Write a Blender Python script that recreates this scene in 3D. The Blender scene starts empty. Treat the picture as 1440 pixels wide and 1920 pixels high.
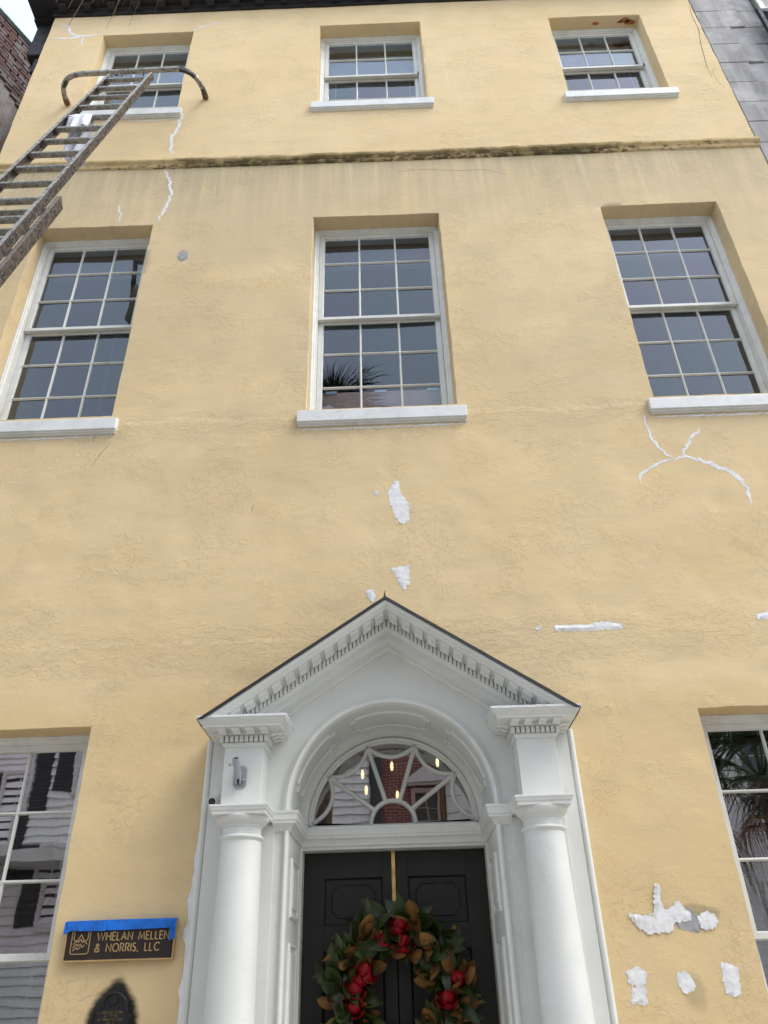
import bpy, bmesh, math, random
from mathutils import Vector, Matrix, noise as mnoise

random.seed(7)
R = math.radians
sc = bpy.context.scene
COL = sc.collection

# ------------------------------------------------------------------ camera
cam_d = bpy.data.cameras.new('camera')
cam = bpy.data.objects.new('camera', cam_d)
COL.objects.link(cam)
cam_d.sensor_fit = 'VERTICAL'
cam_d.sensor_height = 36.0
cam_d.sensor_width = 27.0
cam_d.lens = 1442.0 / 1920.0 * 36.0
cam_d.clip_start = 0.05
cam_d.clip_end = 600.0
rx = Vector((0.9993473334463733, 0.026270611748591848, -0.024794396382607824))
uy = Vector((0.035008953870259964, -0.5351632690112952, 0.8440228958091445))
fz = Vector((-0.008903947581445987, 0.8443400561737544, 0.535733692479732))
cam.matrix_world = Matrix(((rx.x, uy.x, -fz.x, 0.058),
                           (rx.y, uy.y, -fz.y, -5.1),
                           (rx.z, uy.z, -fz.z, 1.6),
                           (0, 0, 0, 1)))
sc.camera = cam
sc.render.resolution_x = 768
sc.render.resolution_y = 1024

# ------------------------------------------------------------------ sky, sun, exposure
SUN_EL, SUN_AZ = 54.0, 64.0        # degrees; azimuth measured from straight in front of the wall, to the right
world = bpy.data.worlds.new('World')
sc.world = world
world.use_nodes = True
wn_ = world.node_tree
wn_.nodes.clear()
wo = wn_.nodes.new('ShaderNodeOutputWorld')
bg = wn_.nodes.new('ShaderNodeBackground')
sky = wn_.nodes.new('ShaderNodeTexSky')
sky.sky_type = 'NISHITA'
sky.sun_disc = False
sky.sun_elevation = R(SUN_EL)
sky.sun_rotation = R(180.0 - SUN_AZ)
sky.air_density = 1.0
sky.dust_density = 1.5
sky.ozone_density = 1.0
hs = wn_.nodes.new('ShaderNodeHueSaturation')     # thin overcast: the blue is washed out
hs.inputs['Saturation'].default_value = 0.55
bg.inputs['Strength'].default_value = 0.15
wn_.links.new(sky.outputs[0], hs.inputs['Color'])
cl = wn_.nodes.new('ShaderNodeTexNoise')            # high thin cloud sheet over the whole dome
cl.inputs['Scale'].default_value = 2.2; cl.inputs['Detail'].default_value = 5
wtc = wn_.nodes.new('ShaderNodeTexCoord')
wn_.links.new(wtc.outputs['Generated'], cl.inputs['Vector'])
cr = wn_.nodes.new('ShaderNodeMapRange')
cr.inputs[1].default_value = .3; cr.inputs[2].default_value = .7; cr.inputs[3].default_value = .52; cr.inputs[4].default_value = .72
wn_.links.new(cl.outputs[0], cr.inputs[0])
cm_ = wn_.nodes.new('ShaderNodeMix'); cm_.data_type = 'RGBA'
cm_.inputs[7].default_value = (2.25, 2.45, 2.75, 1)
wn_.links.new(cr.outputs[0], cm_.inputs[0])
wn_.links.new(hs.outputs[0], cm_.inputs[6])
wn_.links.new(cm_.outputs[2], bg.inputs['Color'])
wn_.links.new(bg.outputs[0], wo.inputs['Surface'])

sun_d = bpy.data.lights.new('sun', 'SUN')
sun_d.energy = 0.75
sun_d.angle = R(30)
sun_d.color = (1.0, 0.95, 0.87)
sun = bpy.data.objects.new('sun', sun_d)
COL.objects.link(sun)
sdir = Vector((math.sin(R(SUN_AZ)) * math.cos(R(SUN_EL)), -math.cos(R(SUN_AZ)) * math.cos(R(SUN_EL)), math.sin(R(SUN_EL))))
sun.rotation_euler = sdir.to_track_quat('Z', 'Y').to_euler()
sun.location = (3, -20, 25)

sc.view_settings.view_transform = 'Standard'
sc.view_settings.look = 'None'
sc.view_settings.gamma = 1.0
sc.view_settings.exposure = 1.7
sc.view_settings.use_curve_mapping = False
sc.render.engine = 'CYCLES'
sc.cycles.max_bounces = 6
sc.cycles.diffuse_bounces = 4
sc.cycles.glossy_bounces = 3
sc.cycles.transmission_bounces = 2
sc.cycles.transparent_max_bounces = 10
sc.cycles.caustics_reflective = False
sc.cycles.caustics_refractive = False

# ------------------------------------------------------------------ materials
def new_mat(name):
    m = bpy.data.materials.new(name)
    m.use_nodes = True
    nt = m.node_tree
    nt.nodes.clear()
    out = nt.nodes.new('ShaderNodeOutputMaterial')
    return m, NT(nt, out)

class NT:
    def __init__(s, nt, out):
        s.nt, s.out = nt, out
    def n(s, t, **kw):
        k = s.nt.nodes.new(t)
        for a, v in kw.items():
            setattr(k, a, v)
        return k
    def set(s, sock, v):
        if v is None:
            return
        if hasattr(v, 'links'):
            s.nt.links.new(v, sock)
        else:
            if isinstance(v, (tuple, list)) and len(v) == 3 and sock.type == 'RGBA':
                v = (*v, 1.0)
            sock.default_value = v
    def coord(s, which='Object'):
        return s.n('ShaderNodeTexCoord').outputs[which]
    def sep(s, v):
        k = s.n('ShaderNodeSeparateXYZ'); s.set(k.inputs[0], v); return k.outputs
    def mapping(s, v, scale=(1, 1, 1), loc=(0, 0, 0), rot=(0, 0, 0)):
        k = s.n('ShaderNodeMapping'); s.set(k.inputs['Vector'], v)
        k.inputs['Scale'].default_value = scale
        k.inputs['Location'].default_value = loc
        k.inputs['Rotation'].default_value = rot
        return k.outputs[0]
    def noise(s, v, scale=5, detail=4, rough=0.55, dist=0.0):
        k = s.n('ShaderNodeTexNoise'); s.set(k.inputs['Vector'], v)
        k.inputs['Scale'].default_value = scale
        k.inputs['Detail'].default_value = detail
        k.inputs['Roughness'].default_value = rough
        k.inputs['Distortion'].default_value = dist
        return k.outputs[0]
    def math(s, op, a, b=None, c=None, clamp=False):
        k = s.n('ShaderNodeMath', operation=op); k.use_clamp = clamp
        s.set(k.inputs[0], a); s.set(k.inputs[1], b)
        if c is not None: s.set(k.inputs[2], c)
        return k.outputs[0]
    def ramp(s, v, lo, hi, a=0.0, b=1.0):
        k = s.n('ShaderNodeMapRange', interpolation_type='SMOOTHSTEP')
        s.set(k.inputs[0], v)
        k.inputs[1].default_value = lo; k.inputs[2].default_value = hi
        k.inputs[3].default_value = a; k.inputs[4].default_value = b
        return k.outputs[0]
    def mix(s, f, a, b):
        k = s.n('ShaderNodeMix', data_type='RGBA')
        s.set(k.inputs[0], f); s.set(k.inputs[6], a); s.set(k.inputs[7], b)
        return k.outputs[2]
    def bump(s, h, strength=0.4, dist=0.01):
        k = s.n('ShaderNodeBump'); s.set(k.inputs['Height'], h)
        k.inputs['Strength'].default_value = strength
        k.inputs['Distance'].default_value = dist
        return k.outputs[0]
    def pbsdf(s, col, rough=0.6, metal=0.0, normal=None, spec=0.5, **kw):
        k = s.n('ShaderNodeBsdfPrincipled')
        s.set(k.inputs['Base Color'], col); s.set(k.inputs['Roughness'], rough)
        s.set(k.inputs['Metallic'], metal); s.set(k.inputs['Normal'], normal)
        s.set(k.inputs['Specular IOR Level'], spec)
        for a, v in kw.items():
            s.set(k.inputs[a.replace('_', ' ')], v)
        s.nt.links.new(k.outputs[0], s.out.inputs['Surface'])
        return k

M = {}
def simple(name, col, rough=0.6, metal=0.0, var=0.12, vscale=6.0, bump=0.15, bscale=40, bdist=0.003, spec=0.5, dirt=None, dirt_amt=0.0, dscale=7):
    m, t = new_mat(name)
    P = t.coord()
    f = t.noise(P, vscale, 5)
    dark = tuple(c * (1 - var) for c in col)
    lite = tuple(min(1, c * (1 + var)) for c in col)
    c = t.mix(t.ramp(f, .3, .7), dark, lite)
    if dirt:
        c = t.mix(t.math('MULTIPLY', t.ramp(t.noise(P, dscale, 7, .65), .5, .68), dirt_amt), c, dirt)
    rr = t.ramp(t.noise(P, vscale * 2.3, 3), .3, .7, max(0.02, rough - .08), min(1, rough + .08))
    nb = t.bump(t.noise(P, bscale, 5), bump, bdist) if bump else None
    t.pbsdf(c, rr, metal, nb, spec)
    M[name] = m
    return m

m, t = new_mat('white_paint')
P = t.coord()
c = t.mix(t.ramp(t.noise(P, 2.6, 5), .35, .65), (.66, .672, .64), (.71, .718, .69))
c = t.mix(t.ramp(t.noise(P, 7, 7, .66), .54, .74, 0, .32), c, (.52, .51, .45))
c = t.mix(t.ramp(t.noise(P, 31, 6, .7), .66, .74, 0, .45), c, (.40, .38, .33))
h = t.math('ADD', t.math('MULTIPLY', t.noise(t.mapping(P, (28, 28, 3)), 1.0, 4), .6), t.math('MULTIPLY', t.noise(P, 12, 6), .5))
t.pbsdf(c, t.ramp(t.noise(P, 9, 3), .3, .7, .36, .55), 0, t.bump(h, .22, .005), .45)
M['white_paint'] = m
simple('sash_paint', (.69, .70, .67), .4, var=.05, bump=.1, bscale=45, bdist=.002, dirt=(.45, .43, .37), dirt_amt=.25, dscale=9)
simple('sill_paint', (.72, .735, .73), .5, var=.06, bump=.25, bscale=18, bdist=.004, dirt=(.46, .46, .43), dirt_amt=.28, dscale=11)
simple('black_eave', (.011, .010, .012), .65, var=.4, bump=.3, bscale=25)
simple('flashing', (.018, .018, .02), .5, var=.3, bump=.2)
simple('door_black', (.016, .0145, .0135), .48, var=.1, bump=.06, bscale=60, bdist=.001, spec=.4)
simple('brass', (.85, .62, .24), .28, 1.0, var=.1, bump=.05)
def filler_mat(name, thin_lo, thin_hi, bs, bd):
    m, t = new_mat(name)
    P = t.coord()
    f = t.noise(P, 26, 7, .68)
    c = t.mix(t.ramp(t.noise(P, 11, 4), .35, .65), (.70, .70, .71), (.82, .82, .82))
    c = t.mix(t.ramp(f, thin_lo, thin_hi, 0, .8), c, (.66, .55, .36))
    c = t.mix(t.ramp(t.noise(P, 48, 6, .7), .60, .70, 0, .5), c, (.46, .44, .42))
    k = t.pbsdf(c, .9, 0, t.bump(t.noise(P, bs, 6, .65), .8, bd), .25)
    at = t.n('ShaderNodeAttribute', attribute_name='cover').outputs['Fac']
    a = t.math('ADD', at, t.math('MULTIPLY', t.math('SUBTRACT', t.noise(P, 60, 6, .7), .5), 1.5))
    t.set(k.inputs['Alpha'], t.ramp(a, .34, .44))
    M[name] = m
filler_mat('filler', .57, .70, 42, .0045)
filler_mat('crack_fill', .54, .68, 70, .003)
simple('grey_cement', (.36, .36, .36), .9, var=.12, vscale=20, bump=.5, bscale=50, bdist=.004)
simple('dark_crack', (.13, .09, .05), .9, var=.3, bump=0)
simple('exposed_brick', (.35, .13, .05), .9, var=.3, vscale=30, bump=.6, bdist=.005)
simple('interior_wall', (.30, .31, .33), .8, var=.05, bump=0)
simple('hall_wall', (.07, .055, .045), .7, var=.1, bump=0)
simple('interior_floor', (.16, .09, .05), .5, var=.2, bump=0)
simple('blind_white', (.72, .72, .74), .5, var=.05, bump=0)
simple('blind_tan', (.36, .30, .29), .5, var=.1, bump=0)
simple('pink_panel', (.80, .46, .33), .7, var=.06, bump=0)
simple('pale_plastic', (.75, .82, .82), .4, var=.03, bump=0)
simple('lamp_dark', (.02, .02, .022), .5, var=.1, bump=0)
simple('lamp_shade_grey', (.30, .31, .34), .6, var=.1, bump=0)
simple('sign_brown', (.022, .013, .009), .45, var=.12, bump=.1, bscale=80, bdist=.001)
simple('sign_gold', (.62, .42, .20), .4, .6, var=.08, bump=0)
simple('plaque_black', (.005, .005, .006), .55, var=.2, bump=.4, bscale=90, bdist=.002)
simple('plaque_gold', (.16, .12, .06), .5, .5, var=.4, vscale=60, bump=0)
simple('tape_blue', (.004, .15, .62), .55, var=.25, vscale=14, bump=.7, bscale=22, bdist=.008)
simple('bracket_white', (.36, .38, .42), .4, .3, var=.06, bump=.05)
simple('lens_black', (.02, .02, .02), .2, var=.1, bump=0)
simple('steel', (.5, .48, .44), .35, .9, var=.1, bump=0)
simple('rubber_brown', (.14, .07, .03), .8, var=.4, vscale=30, bump=.5)
simple('dark_tape', (.008, .014, .016), .5, var=.2, bump=.1)
simple('cloth_white', (.74, .75, .82), .9, var=.05, bump=.3, bscale=120, bdist=.002)
simple('leaf_green', (.034, .060, .011), .44, var=.5, vscale=4, bump=.2, bscale=40, bdist=.002)
simple('leaf_brown', (.21, .10, .022), .7, var=.35, vscale=4, bump=.25, bscale=60, bdist=.002)
simple('petal_red', (.25, .003, .010), .5, var=.4, vscale=8, bump=.15, bscale=20, bdist=.004, spec=.25)
simple('twig', (.05, .03, .015), .8, var=.3)
simple('green_gutter', (.40, .56, .56), .5, var=.1, dirt=(.2, .3, .3), dirt_amt=.4)
simple('shutter_blue', (.024, .036, .05), .7, var=.1, bump=.1, spec=.12)
simple('shutter_dark', (.02, .022, .02), .5, var=.15)
simple('neighbour_frame', (.21, .225, .20), .5, var=.08, bump=.1)
simple('clapboard', (.86, .85, .81), .6, var=.06, vscale=3, bump=.2, bscale=20, dirt=(.5, .47, .42), dirt_amt=.3)
simple('white_stucco', (.74, .73, .70), .8, var=.06, bump=.3)
simple('stone_trim', (.66, .64, .60), .7, var=.06, bump=.2)
simple('pink_trim', (.42, .31, .28), .7, var=.06, bump=.2)
simple('column_grey', (.42, .40, .37), .7, var=.08, bump=.2)
simple('roof_slate', (.06, .06, .065), .7, var=.2)
simple('pavement_stone', (.38, .365, .34), .85, var=.12, vscale=3, bump=.4)
simple('asphalt', (.09, .09, .09), .85, var=.2, vscale=8, bump=.6, bscale=80)
simple('palm_green', (.045, .075, .022), .5, var=.4, vscale=3, bump=0)
simple('palm_dead', (.17, .11, .05), .75, var=.3, vscale=4, bump=0)
simple('palm_trunk', (.12, .095, .07), .9, var=.4, vscale=8, bump=.9, bscale=14, bdist=.05)
simple('mortar', (.23, .215, .20), .95, var=.25, vscale=9, bump=.5, bscale=40, bdist=.01)

# bricks of the left neighbour: colour differs from brick to brick
m, t = new_mat('old_brick')
P = t.coord()
rnd = t.n('ShaderNodeObjectInfo').outputs['Random']
c = t.mix(rnd, (.05, .028, .025), (.105, .044, .036))
c = t.mix(t.ramp(t.noise(t.n('ShaderNodeNewGeometry').outputs['Position'], 5, 6), .45, .62), c, (.13, .115, .11))
t.pbsdf(c, .9, 0, t.bump(t.noise(P, 60, 4), .5, .006))
M['old_brick'] = m

# grey weathered render of the left neighbour
m, t = new_mat('weathered_render')
P = t.coord()
st = t.noise(t.mapping(P, (7, 7, .8)), 1.0, 6, .65)
c = t.mix(t.ramp(st, .3, .7), (.10, .095, .095), (.30, .285, .275))
c = t.mix(t.ramp(t.noise(P, 6, 6), .52, .7), c, (.20, .10, .075))
t.pbsdf(c, .95, 0, t.bump(t.noise(P, 25, 6), .7, .015))
M['weathered_render'] = m

# scored grey render blocks on the right
m, t = new_mat('grey_block')
P = t.coord('Object')
G = t.n('ShaderNodeNewGeometry').outputs['Position']
rnd = t.n('ShaderNodeObjectInfo').outputs['Random']
a = t.noise(G, 2.4, 6, .6)
st = t.noise(t.mapping(G, (5, 5, .55), rot=(0, .12, 0)), 1.0, 4, .6)
c = t.mix(t.ramp(st, .32, .66), (.225, .217, .218), (.45, .435, .43))
c = t.mix(t.ramp(a, .45, .66), c, (.52, .50, .49))
c = t.mix(t.math('MULTIPLY', rnd, .4), c, (.27, .26, .26))
h = t.noise(G, 70, 4)
t.pbsdf(c, .92, 0, t.bump(h, .4, .006))
M['grey_block'] = m

# opposite brick house, too far (seen only as a reflection) to build single bricks
m, t = new_mat('far_brick')
P = t.coord()
bt = t.n('ShaderNodeTexBrick')
t.set(bt.inputs['Vector'], t.mapping(P, (1, 1, 1), rot=(R(90), 0, 0)))
t.set(bt.inputs['Color1'], (.26, .07, .045)); t.set(bt.inputs['Color2'], (.18, .05, .035)); t.set(bt.inputs['Mortar'], (.36, .31, .27))
bt.inputs['Scale'].default_value = 1.0
bt.inputs['Brick Width'].default_value = .22
bt.inputs['Row Height'].default_value = .075
bt.inputs['Mortar Size'].default_value = .008
t.pbsdf(bt.outputs[0], .9)
M['far_brick'] = m

# ladder aluminium with paint splashes and grime
def metal_dirty(name, base, dirt, lo, hi, metal):
    m, t = new_mat(name)
    P = t.coord()
    f = t.noise(P, 26, 8, .7)
    g = t.noise(P, 70, 4, .6)
    c = t.mix(t.ramp(f, lo, hi), base, dirt)
    c = t.mix(t.ramp(g, .64, .72), c, (.30, .28, .25))
    mt = t.ramp(f, lo, hi, metal, .05)
    t.pbsdf(c, t.ramp(f, lo, hi, .42, .8), mt, t.bump(f, .3, .003))
    M[name] = m
metal_dirty('ladder_alu', (.36, .35, .32), (.15, .135, .11), .45, .62, .55)
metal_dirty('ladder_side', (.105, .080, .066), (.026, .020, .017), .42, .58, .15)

# window glass: clear old panes with a gentle waviness
def glass(name, ior, tint, wav=.05, wscale=3.0, refl=(1, 1, 1)):
    m, t = new_mat(name)
    G = t.n('ShaderNodeNewGeometry').outputs['Position']
    nb = t.bump(t.noise(G, wscale, 2), wav, .02)
    fr = t.n('ShaderNodeFresnel'); fr.inputs['IOR'].default_value = ior
    rnd = t.n('ShaderNodeObjectInfo').outputs['Random']
    tr = t.n('ShaderNodeBsdfTransparent'); t.set(tr.inputs[0], t.mix(rnd, tuple(v * .86 for v in tint), tint))
    gl = t.n('ShaderNodeBsdfGlossy'); gl.inputs['Roughness'].default_value = 0.0
    t.set(gl.inputs['Color'], t.mix(rnd, (refl[0] * 1.0, refl[1] * .90, refl[2] * .97), refl))
    t.set(gl.inputs['Normal'], nb)
    # one reflection per pane: both faces of the sheet added up at its front
    bf = t.n('ShaderNodeNewGeometry').outputs['Backfacing']
    two = t.math('DIVIDE', t.math('MULTIPLY', fr.outputs[0], 2.0), t.math('ADD', fr.outputs[0], 1.0))
    fac = t.math('MULTIPLY', two, t.math('SUBTRACT', 1.0, bf), clamp=True)
    mx = t.n('ShaderNodeMixShader')
    t.set(mx.inputs[0], fac)
    t.nt.links.new(tr.outputs[0], mx.inputs[1]); t.nt.links.new(gl.outputs[0], mx.inputs[2])
    t.nt.links.new(mx.outputs[0], t.out.inputs['Surface'])
    M[name] = m
glass('glass', 1.62, (.80, .88, .95), .06, 2.0, (.80, .93, 1.0))
glass('glass_low', 2.7, (.85, .86, .86), .045, 2.0)
glass('glass_fan', 2.7, (.9, .9, .9), .03, 2.5)

m, t = new_mat('bulb_glow')
e = t.n('ShaderNodeEmission'); e.inputs[0].default_value = (1, .74, .40, 1); e.inputs[1].default_value = 0.8
t.nt.links.new(e.outputs[0], t.out.inputs['Surface'])
m.cycles.emission_sampling = 'NONE'
M['bulb_glow'] = m

# ---- the yellow stucco
m, t = new_mat('yellow_stucco')
P = t.coord()
X, Y, Z = t.sep(P)
big = t.noise(P, .75, 4, .55)
mid = t.noise(P, 3.2, 7, .62)
horiz = t.noise(t.mapping(P, (1.0, 1.0, 3.2)), 2.2, 6, .6)
c = t.mix(t.ramp(big, .35, .65), (.715, .545, .305), (.75, .585, .345))
c = t.mix(t.math('MULTIPLY', t.ramp(horiz, .42, .70), .5), c, (.625, .495, .31))
c = t.mix(t.math('MULTIPLY', t.ramp(t.noise(t.mapping(P, (1.3, 1, 1.6), loc=(4, 2, 7)), 1.4, 6, .6), .48, .66), .42), c, (.775, .59, .375))
c = t.mix(t.math('MULTIPLY', t.ramp(mid, .56, .75), .5), c, (.78, .63, .385))
# older, deeper coat round the ground floor with an uneven upper edge
edge = t.math('ADD', Z, t.math('MULTIPLY', t.math('SUBTRACT', t.noise(P, 1.6, 5), .5), .55))
c = t.mix(t.ramp(edge, 3.30, 3.42, .42, 0), c, (.665, .49, .25))
# grey weathering below the string course, with runs
zz = t.math('ADD', Z, t.math('MULTIPLY', t.noise(t.mapping(P, (2.2, 1, .5)), 1.0, 5), 1.1))
streak = t.noise(t.mapping(P, (11, 1, .7)), 1.0, 5, .6)
msk = t.math('MULTIPLY', t.ramp(zz, 8.2, 10.0), t.ramp(Z, 9.62, 9.5))
msk = t.math('MULTIPLY', msk, t.ramp(streak, .25, .62, .35, 1.0))
c = t.mix(t.math('MULTIPLY', msk, .68), c, (.40, .35, .24))
run = t.math('MULTIPLY', t.ramp(t.noise(t.mapping(P, (17, 1, .5)), 1.0, 3), .60, .70), t.math('MULTIPLY', t.ramp(Z, 8.3, 9.3), t.ramp(Z, 9.62, 9.5)))
c = t.mix(t.math('MULTIPLY', run, .35), c, (.74, .64, .48))
# broad grey cast on the middle of the wall
cast = t.math('MULTIPLY', t.ramp(t.noise(t.mapping(P, (.8, 1, .9)), 1.0, 6), .40, .58), t.math('MULTIPLY', t.ramp(Z, 4.2, 6.2), t.ramp(Z, 9.6, 8.4)))
c = t.mix(t.math('MULTIPLY', cast, .5), c, (.575, .465, .29))
# soot specks
spk = t.math('MULTIPLY', t.ramp(t.noise(P, 19, 6, .7), .66, .76), t.ramp(t.noise(P, 1.3, 3), .45, .65))
c = t.mix(t.math('MULTIPLY', spk, .5), c, (.30, .255, .17))
# pale rain runs on the top storey
run2 = t.math('MULTIPLY', t.ramp(t.noise(t.mapping(P, (6, 1, .35), rot=(0, .06, 0)), 1.0, 3), .66, .72), t.ramp(Z, 9.6, 10.4))
c = t.mix(t.math('MULTIPLY', run2, .3), c, (.80, .70, .54))
# black overspray round the cast plaque
dx = t.math('DIVIDE', t.math('ADD', X, 1.597), .145)
dz = t.math('DIVIDE', t.math('SUBTRACT', Z, 1.50), .205)
rr = t.math('SQRT', t.math('ADD', t.math('MULTIPLY', dx, dx), t.math('MULTIPLY', dz, dz)))
tip = t.math('MULTIPLY', t.ramp(t.math('ABSOLUTE', t.math('SUBTRACT', dx, .12)), .0, .55, 1, 0), .16)
rr = t.math('SUBTRACT', rr, t.math('MULTIPLY', tip, t.ramp(dz, .2, 1.0)))
rr = t.math('ADD', rr, t.math('MULTIPLY', t.math('SUBTRACT', t.noise(t.mapping(P, (14, 1, 45), rot=(0, .5, 0)), 1.0, 4), .5), .22))
c = t.mix(t.ramp(rr, .88, 1.16, .97, 0), c, (.012, .012, .014))
# soot ellipse left by an old fitting on the right
ex = t.math('DIVIDE', t.math('SUBTRACT', X, 1.74), .17); ez = t.math('DIVIDE', t.math('SUBTRACT', Z, 1.98), .055)
er = t.math('ADD', t.math('SQRT', t.math('ADD', t.math('MULTIPLY', ex, ex), t.math('MULTIPLY', ez, ez))), t.math('MULTIPLY', t.math('SUBTRACT', t.noise(P, 18, 4), .5), .5))
c = t.mix(t.ramp(er, .7, 1.15, .55, 0), c, (.30, .24, .15))
ex = t.math('DIVIDE', t.math('SUBTRACT', X, 1.66), .07); ez = t.math('DIVIDE', t.math('SUBTRACT', Z, 1.60), .11)
er = t.math('ADD', t.math('SQRT', t.math('ADD', t.math('MULTIPLY', ex, ex), t.math('MULTIPLY', ez, ez))), t.math('MULTIPLY', t.math('SUBTRACT', t.noise(P, 18, 4), .5), .6))
c = t.mix(t.ramp(er, .5, 1.15, .4, 0), c, (.32, .26, .17))
# relief: trowel waves, flaking layers, sand grain
trow = t.noise(t.mapping(P, (1, 1, 1.7)), 9, 6, .6, .4)
flake = t.math('MULTIPLY', t.ramp(t.noise(P, 15, 8, .66, .6), .5, .525), t.ramp(t.noise(P, 1.9, 4), .47, .62))
ridge = t.math('ABSOLUTE', t.math('SUBTRACT', t.noise(t.mapping(P, (1, 1, 1.8)), 21, 6, .6, 1.2), .5))
zb = t.math('ADD', Z, t.math('MULTIPLY', t.math('SUBTRACT', t.noise(P, 2.0, 4), .5), .35))
band = t.math('ADD', t.math('MULTIPLY', t.ramp(zb, 5.55, 5.75), t.ramp(zb, 6.0, 5.8)), t.math('MULTIPLY', t.ramp(zb, 3.5, 3.65), t.ramp(zb, 4.0, 3.8)), clamp=True)
patchy = t.math('MAXIMUM', t.ramp(t.noise(P, 2.7, 5), .52, .66), t.math('MULTIPLY', band, .85))
ridge = t.math('MULTIPLY', t.ramp(ridge, .0, .035, 1, 0), patchy)
flake = t.math('MAXIMUM', flake, t.math('MULTIPLY', band, t.ramp(t.noise(t.mapping(P, (1, 1, 2.2)), 9, 7, .66, .5), .48, .52)))
grain = t.noise(P, 85, 3, .6)
h = t.math('ADD', t.math('MULTIPLY', trow, .38), t.math('ADD', t.math('MULTIPLY', flake, .35), t.math('MULTIPLY', grain, .20)))
h = t.math('ADD', h, t.math('MULTIPLY', ridge, .14))
# lifts between plaster coats: ragged ledges at two heights
lw = t.math('MULTIPLY', t.math('SUBTRACT', t.noise(t.mapping(P, (1.2, 1, 1)), 3.0, 7, .62), .5), .16)
h = t.math('ADD', h, t.math('MULTIPLY', t.ramp(t.math('ADD', Z, lw), 5.80, 5.86, .9, 0), t.ramp(t.noise(P, 1.1, 2), .38, .55)))
h = t.math('ADD', h, t.math('MULTIPLY', t.ramp(t.math('ADD', Z, t.math('MULTIPLY', lw, .6)), 3.76, 3.80, .6, 0), t.ramp(t.noise(t.mapping(P, loc=(3, 3, 3)), 1.1, 2), .40, .58)))
t.pbsdf(c, .9, 0, t.bump(h, .62, .012), .25)
M['yellow_stucco'] = m

# string course: the same coat with moss and black algae along its length
m, t = new_mat('mossy_stucco')
P = t.coord()
X, Y, Z = t.sep(P)
c = t.mix(t.ramp(t.noise(P, 3, 5), .35, .65), (.58, .435, .225), (.67, .51, .28))
along = t.math('MULTIPLY', t.ramp(X, -3.2, -1.6), t.ramp(X, 3.6, 2.2))
mo = t.math('ADD', t.noise(t.mapping(P, (2.0, 6, 6)), 1.0, 7, .7), t.math('SUBTRACT', t.math('MULTIPLY', along, .18), t.math('MULTIPLY', t.ramp(t.noise(t.mapping(P, (.9, 1, 1)), 1.0, 3), .4, .62), .16)))
c = t.mix(t.ramp(mo, .52, .70, 0, .75), c, (.18, .14, .055))
bl = t.math('ADD', t.noise(t.mapping(P, (9, 14, 14)), 1.0, 6, .7), t.math('MULTIPLY', along, .12))
low = t.ramp(Z, 9.50, 9.46)
c = t.mix(t.math('MULTIPLY', t.ramp(bl, .53, .66, 0, .8), t.math('ADD', t.math('MULTIPLY', low, .7), .3)), c, (.045, .038, .02))
t.pbsdf(c, .95, 0, t.bump(t.noise(P, 22, 6), .6, .01), .2)
M['mossy_stucco'] = m

# ------------------------------------------------------------------ mesh helpers
PLOC = {}
def link(o, parent=None):
    COL.objects.link(o)
    if parent is not None:
        o.parent = parent
        if parent.name in PLOC:
            o.matrix_parent_inverse = Matrix.Translation(-PLOC[parent.name])
    return o

def tag(o, label=None, cat=None, group=None, kind=None):
    if label: o['label'] = label
    if cat: o['category'] = cat
    if group: o['group'] = group
    if kind: o['kind'] = kind
    return o

def empty(name, loc, label, cat, group=None):
    o = bpy.data.objects.new(name, None)
    o.location = loc
    o.empty_display_size = .2
    COL.objects.link(o)
    PLOC[o.name] = Vector(loc)
    return tag(o, label, cat, group)

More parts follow.
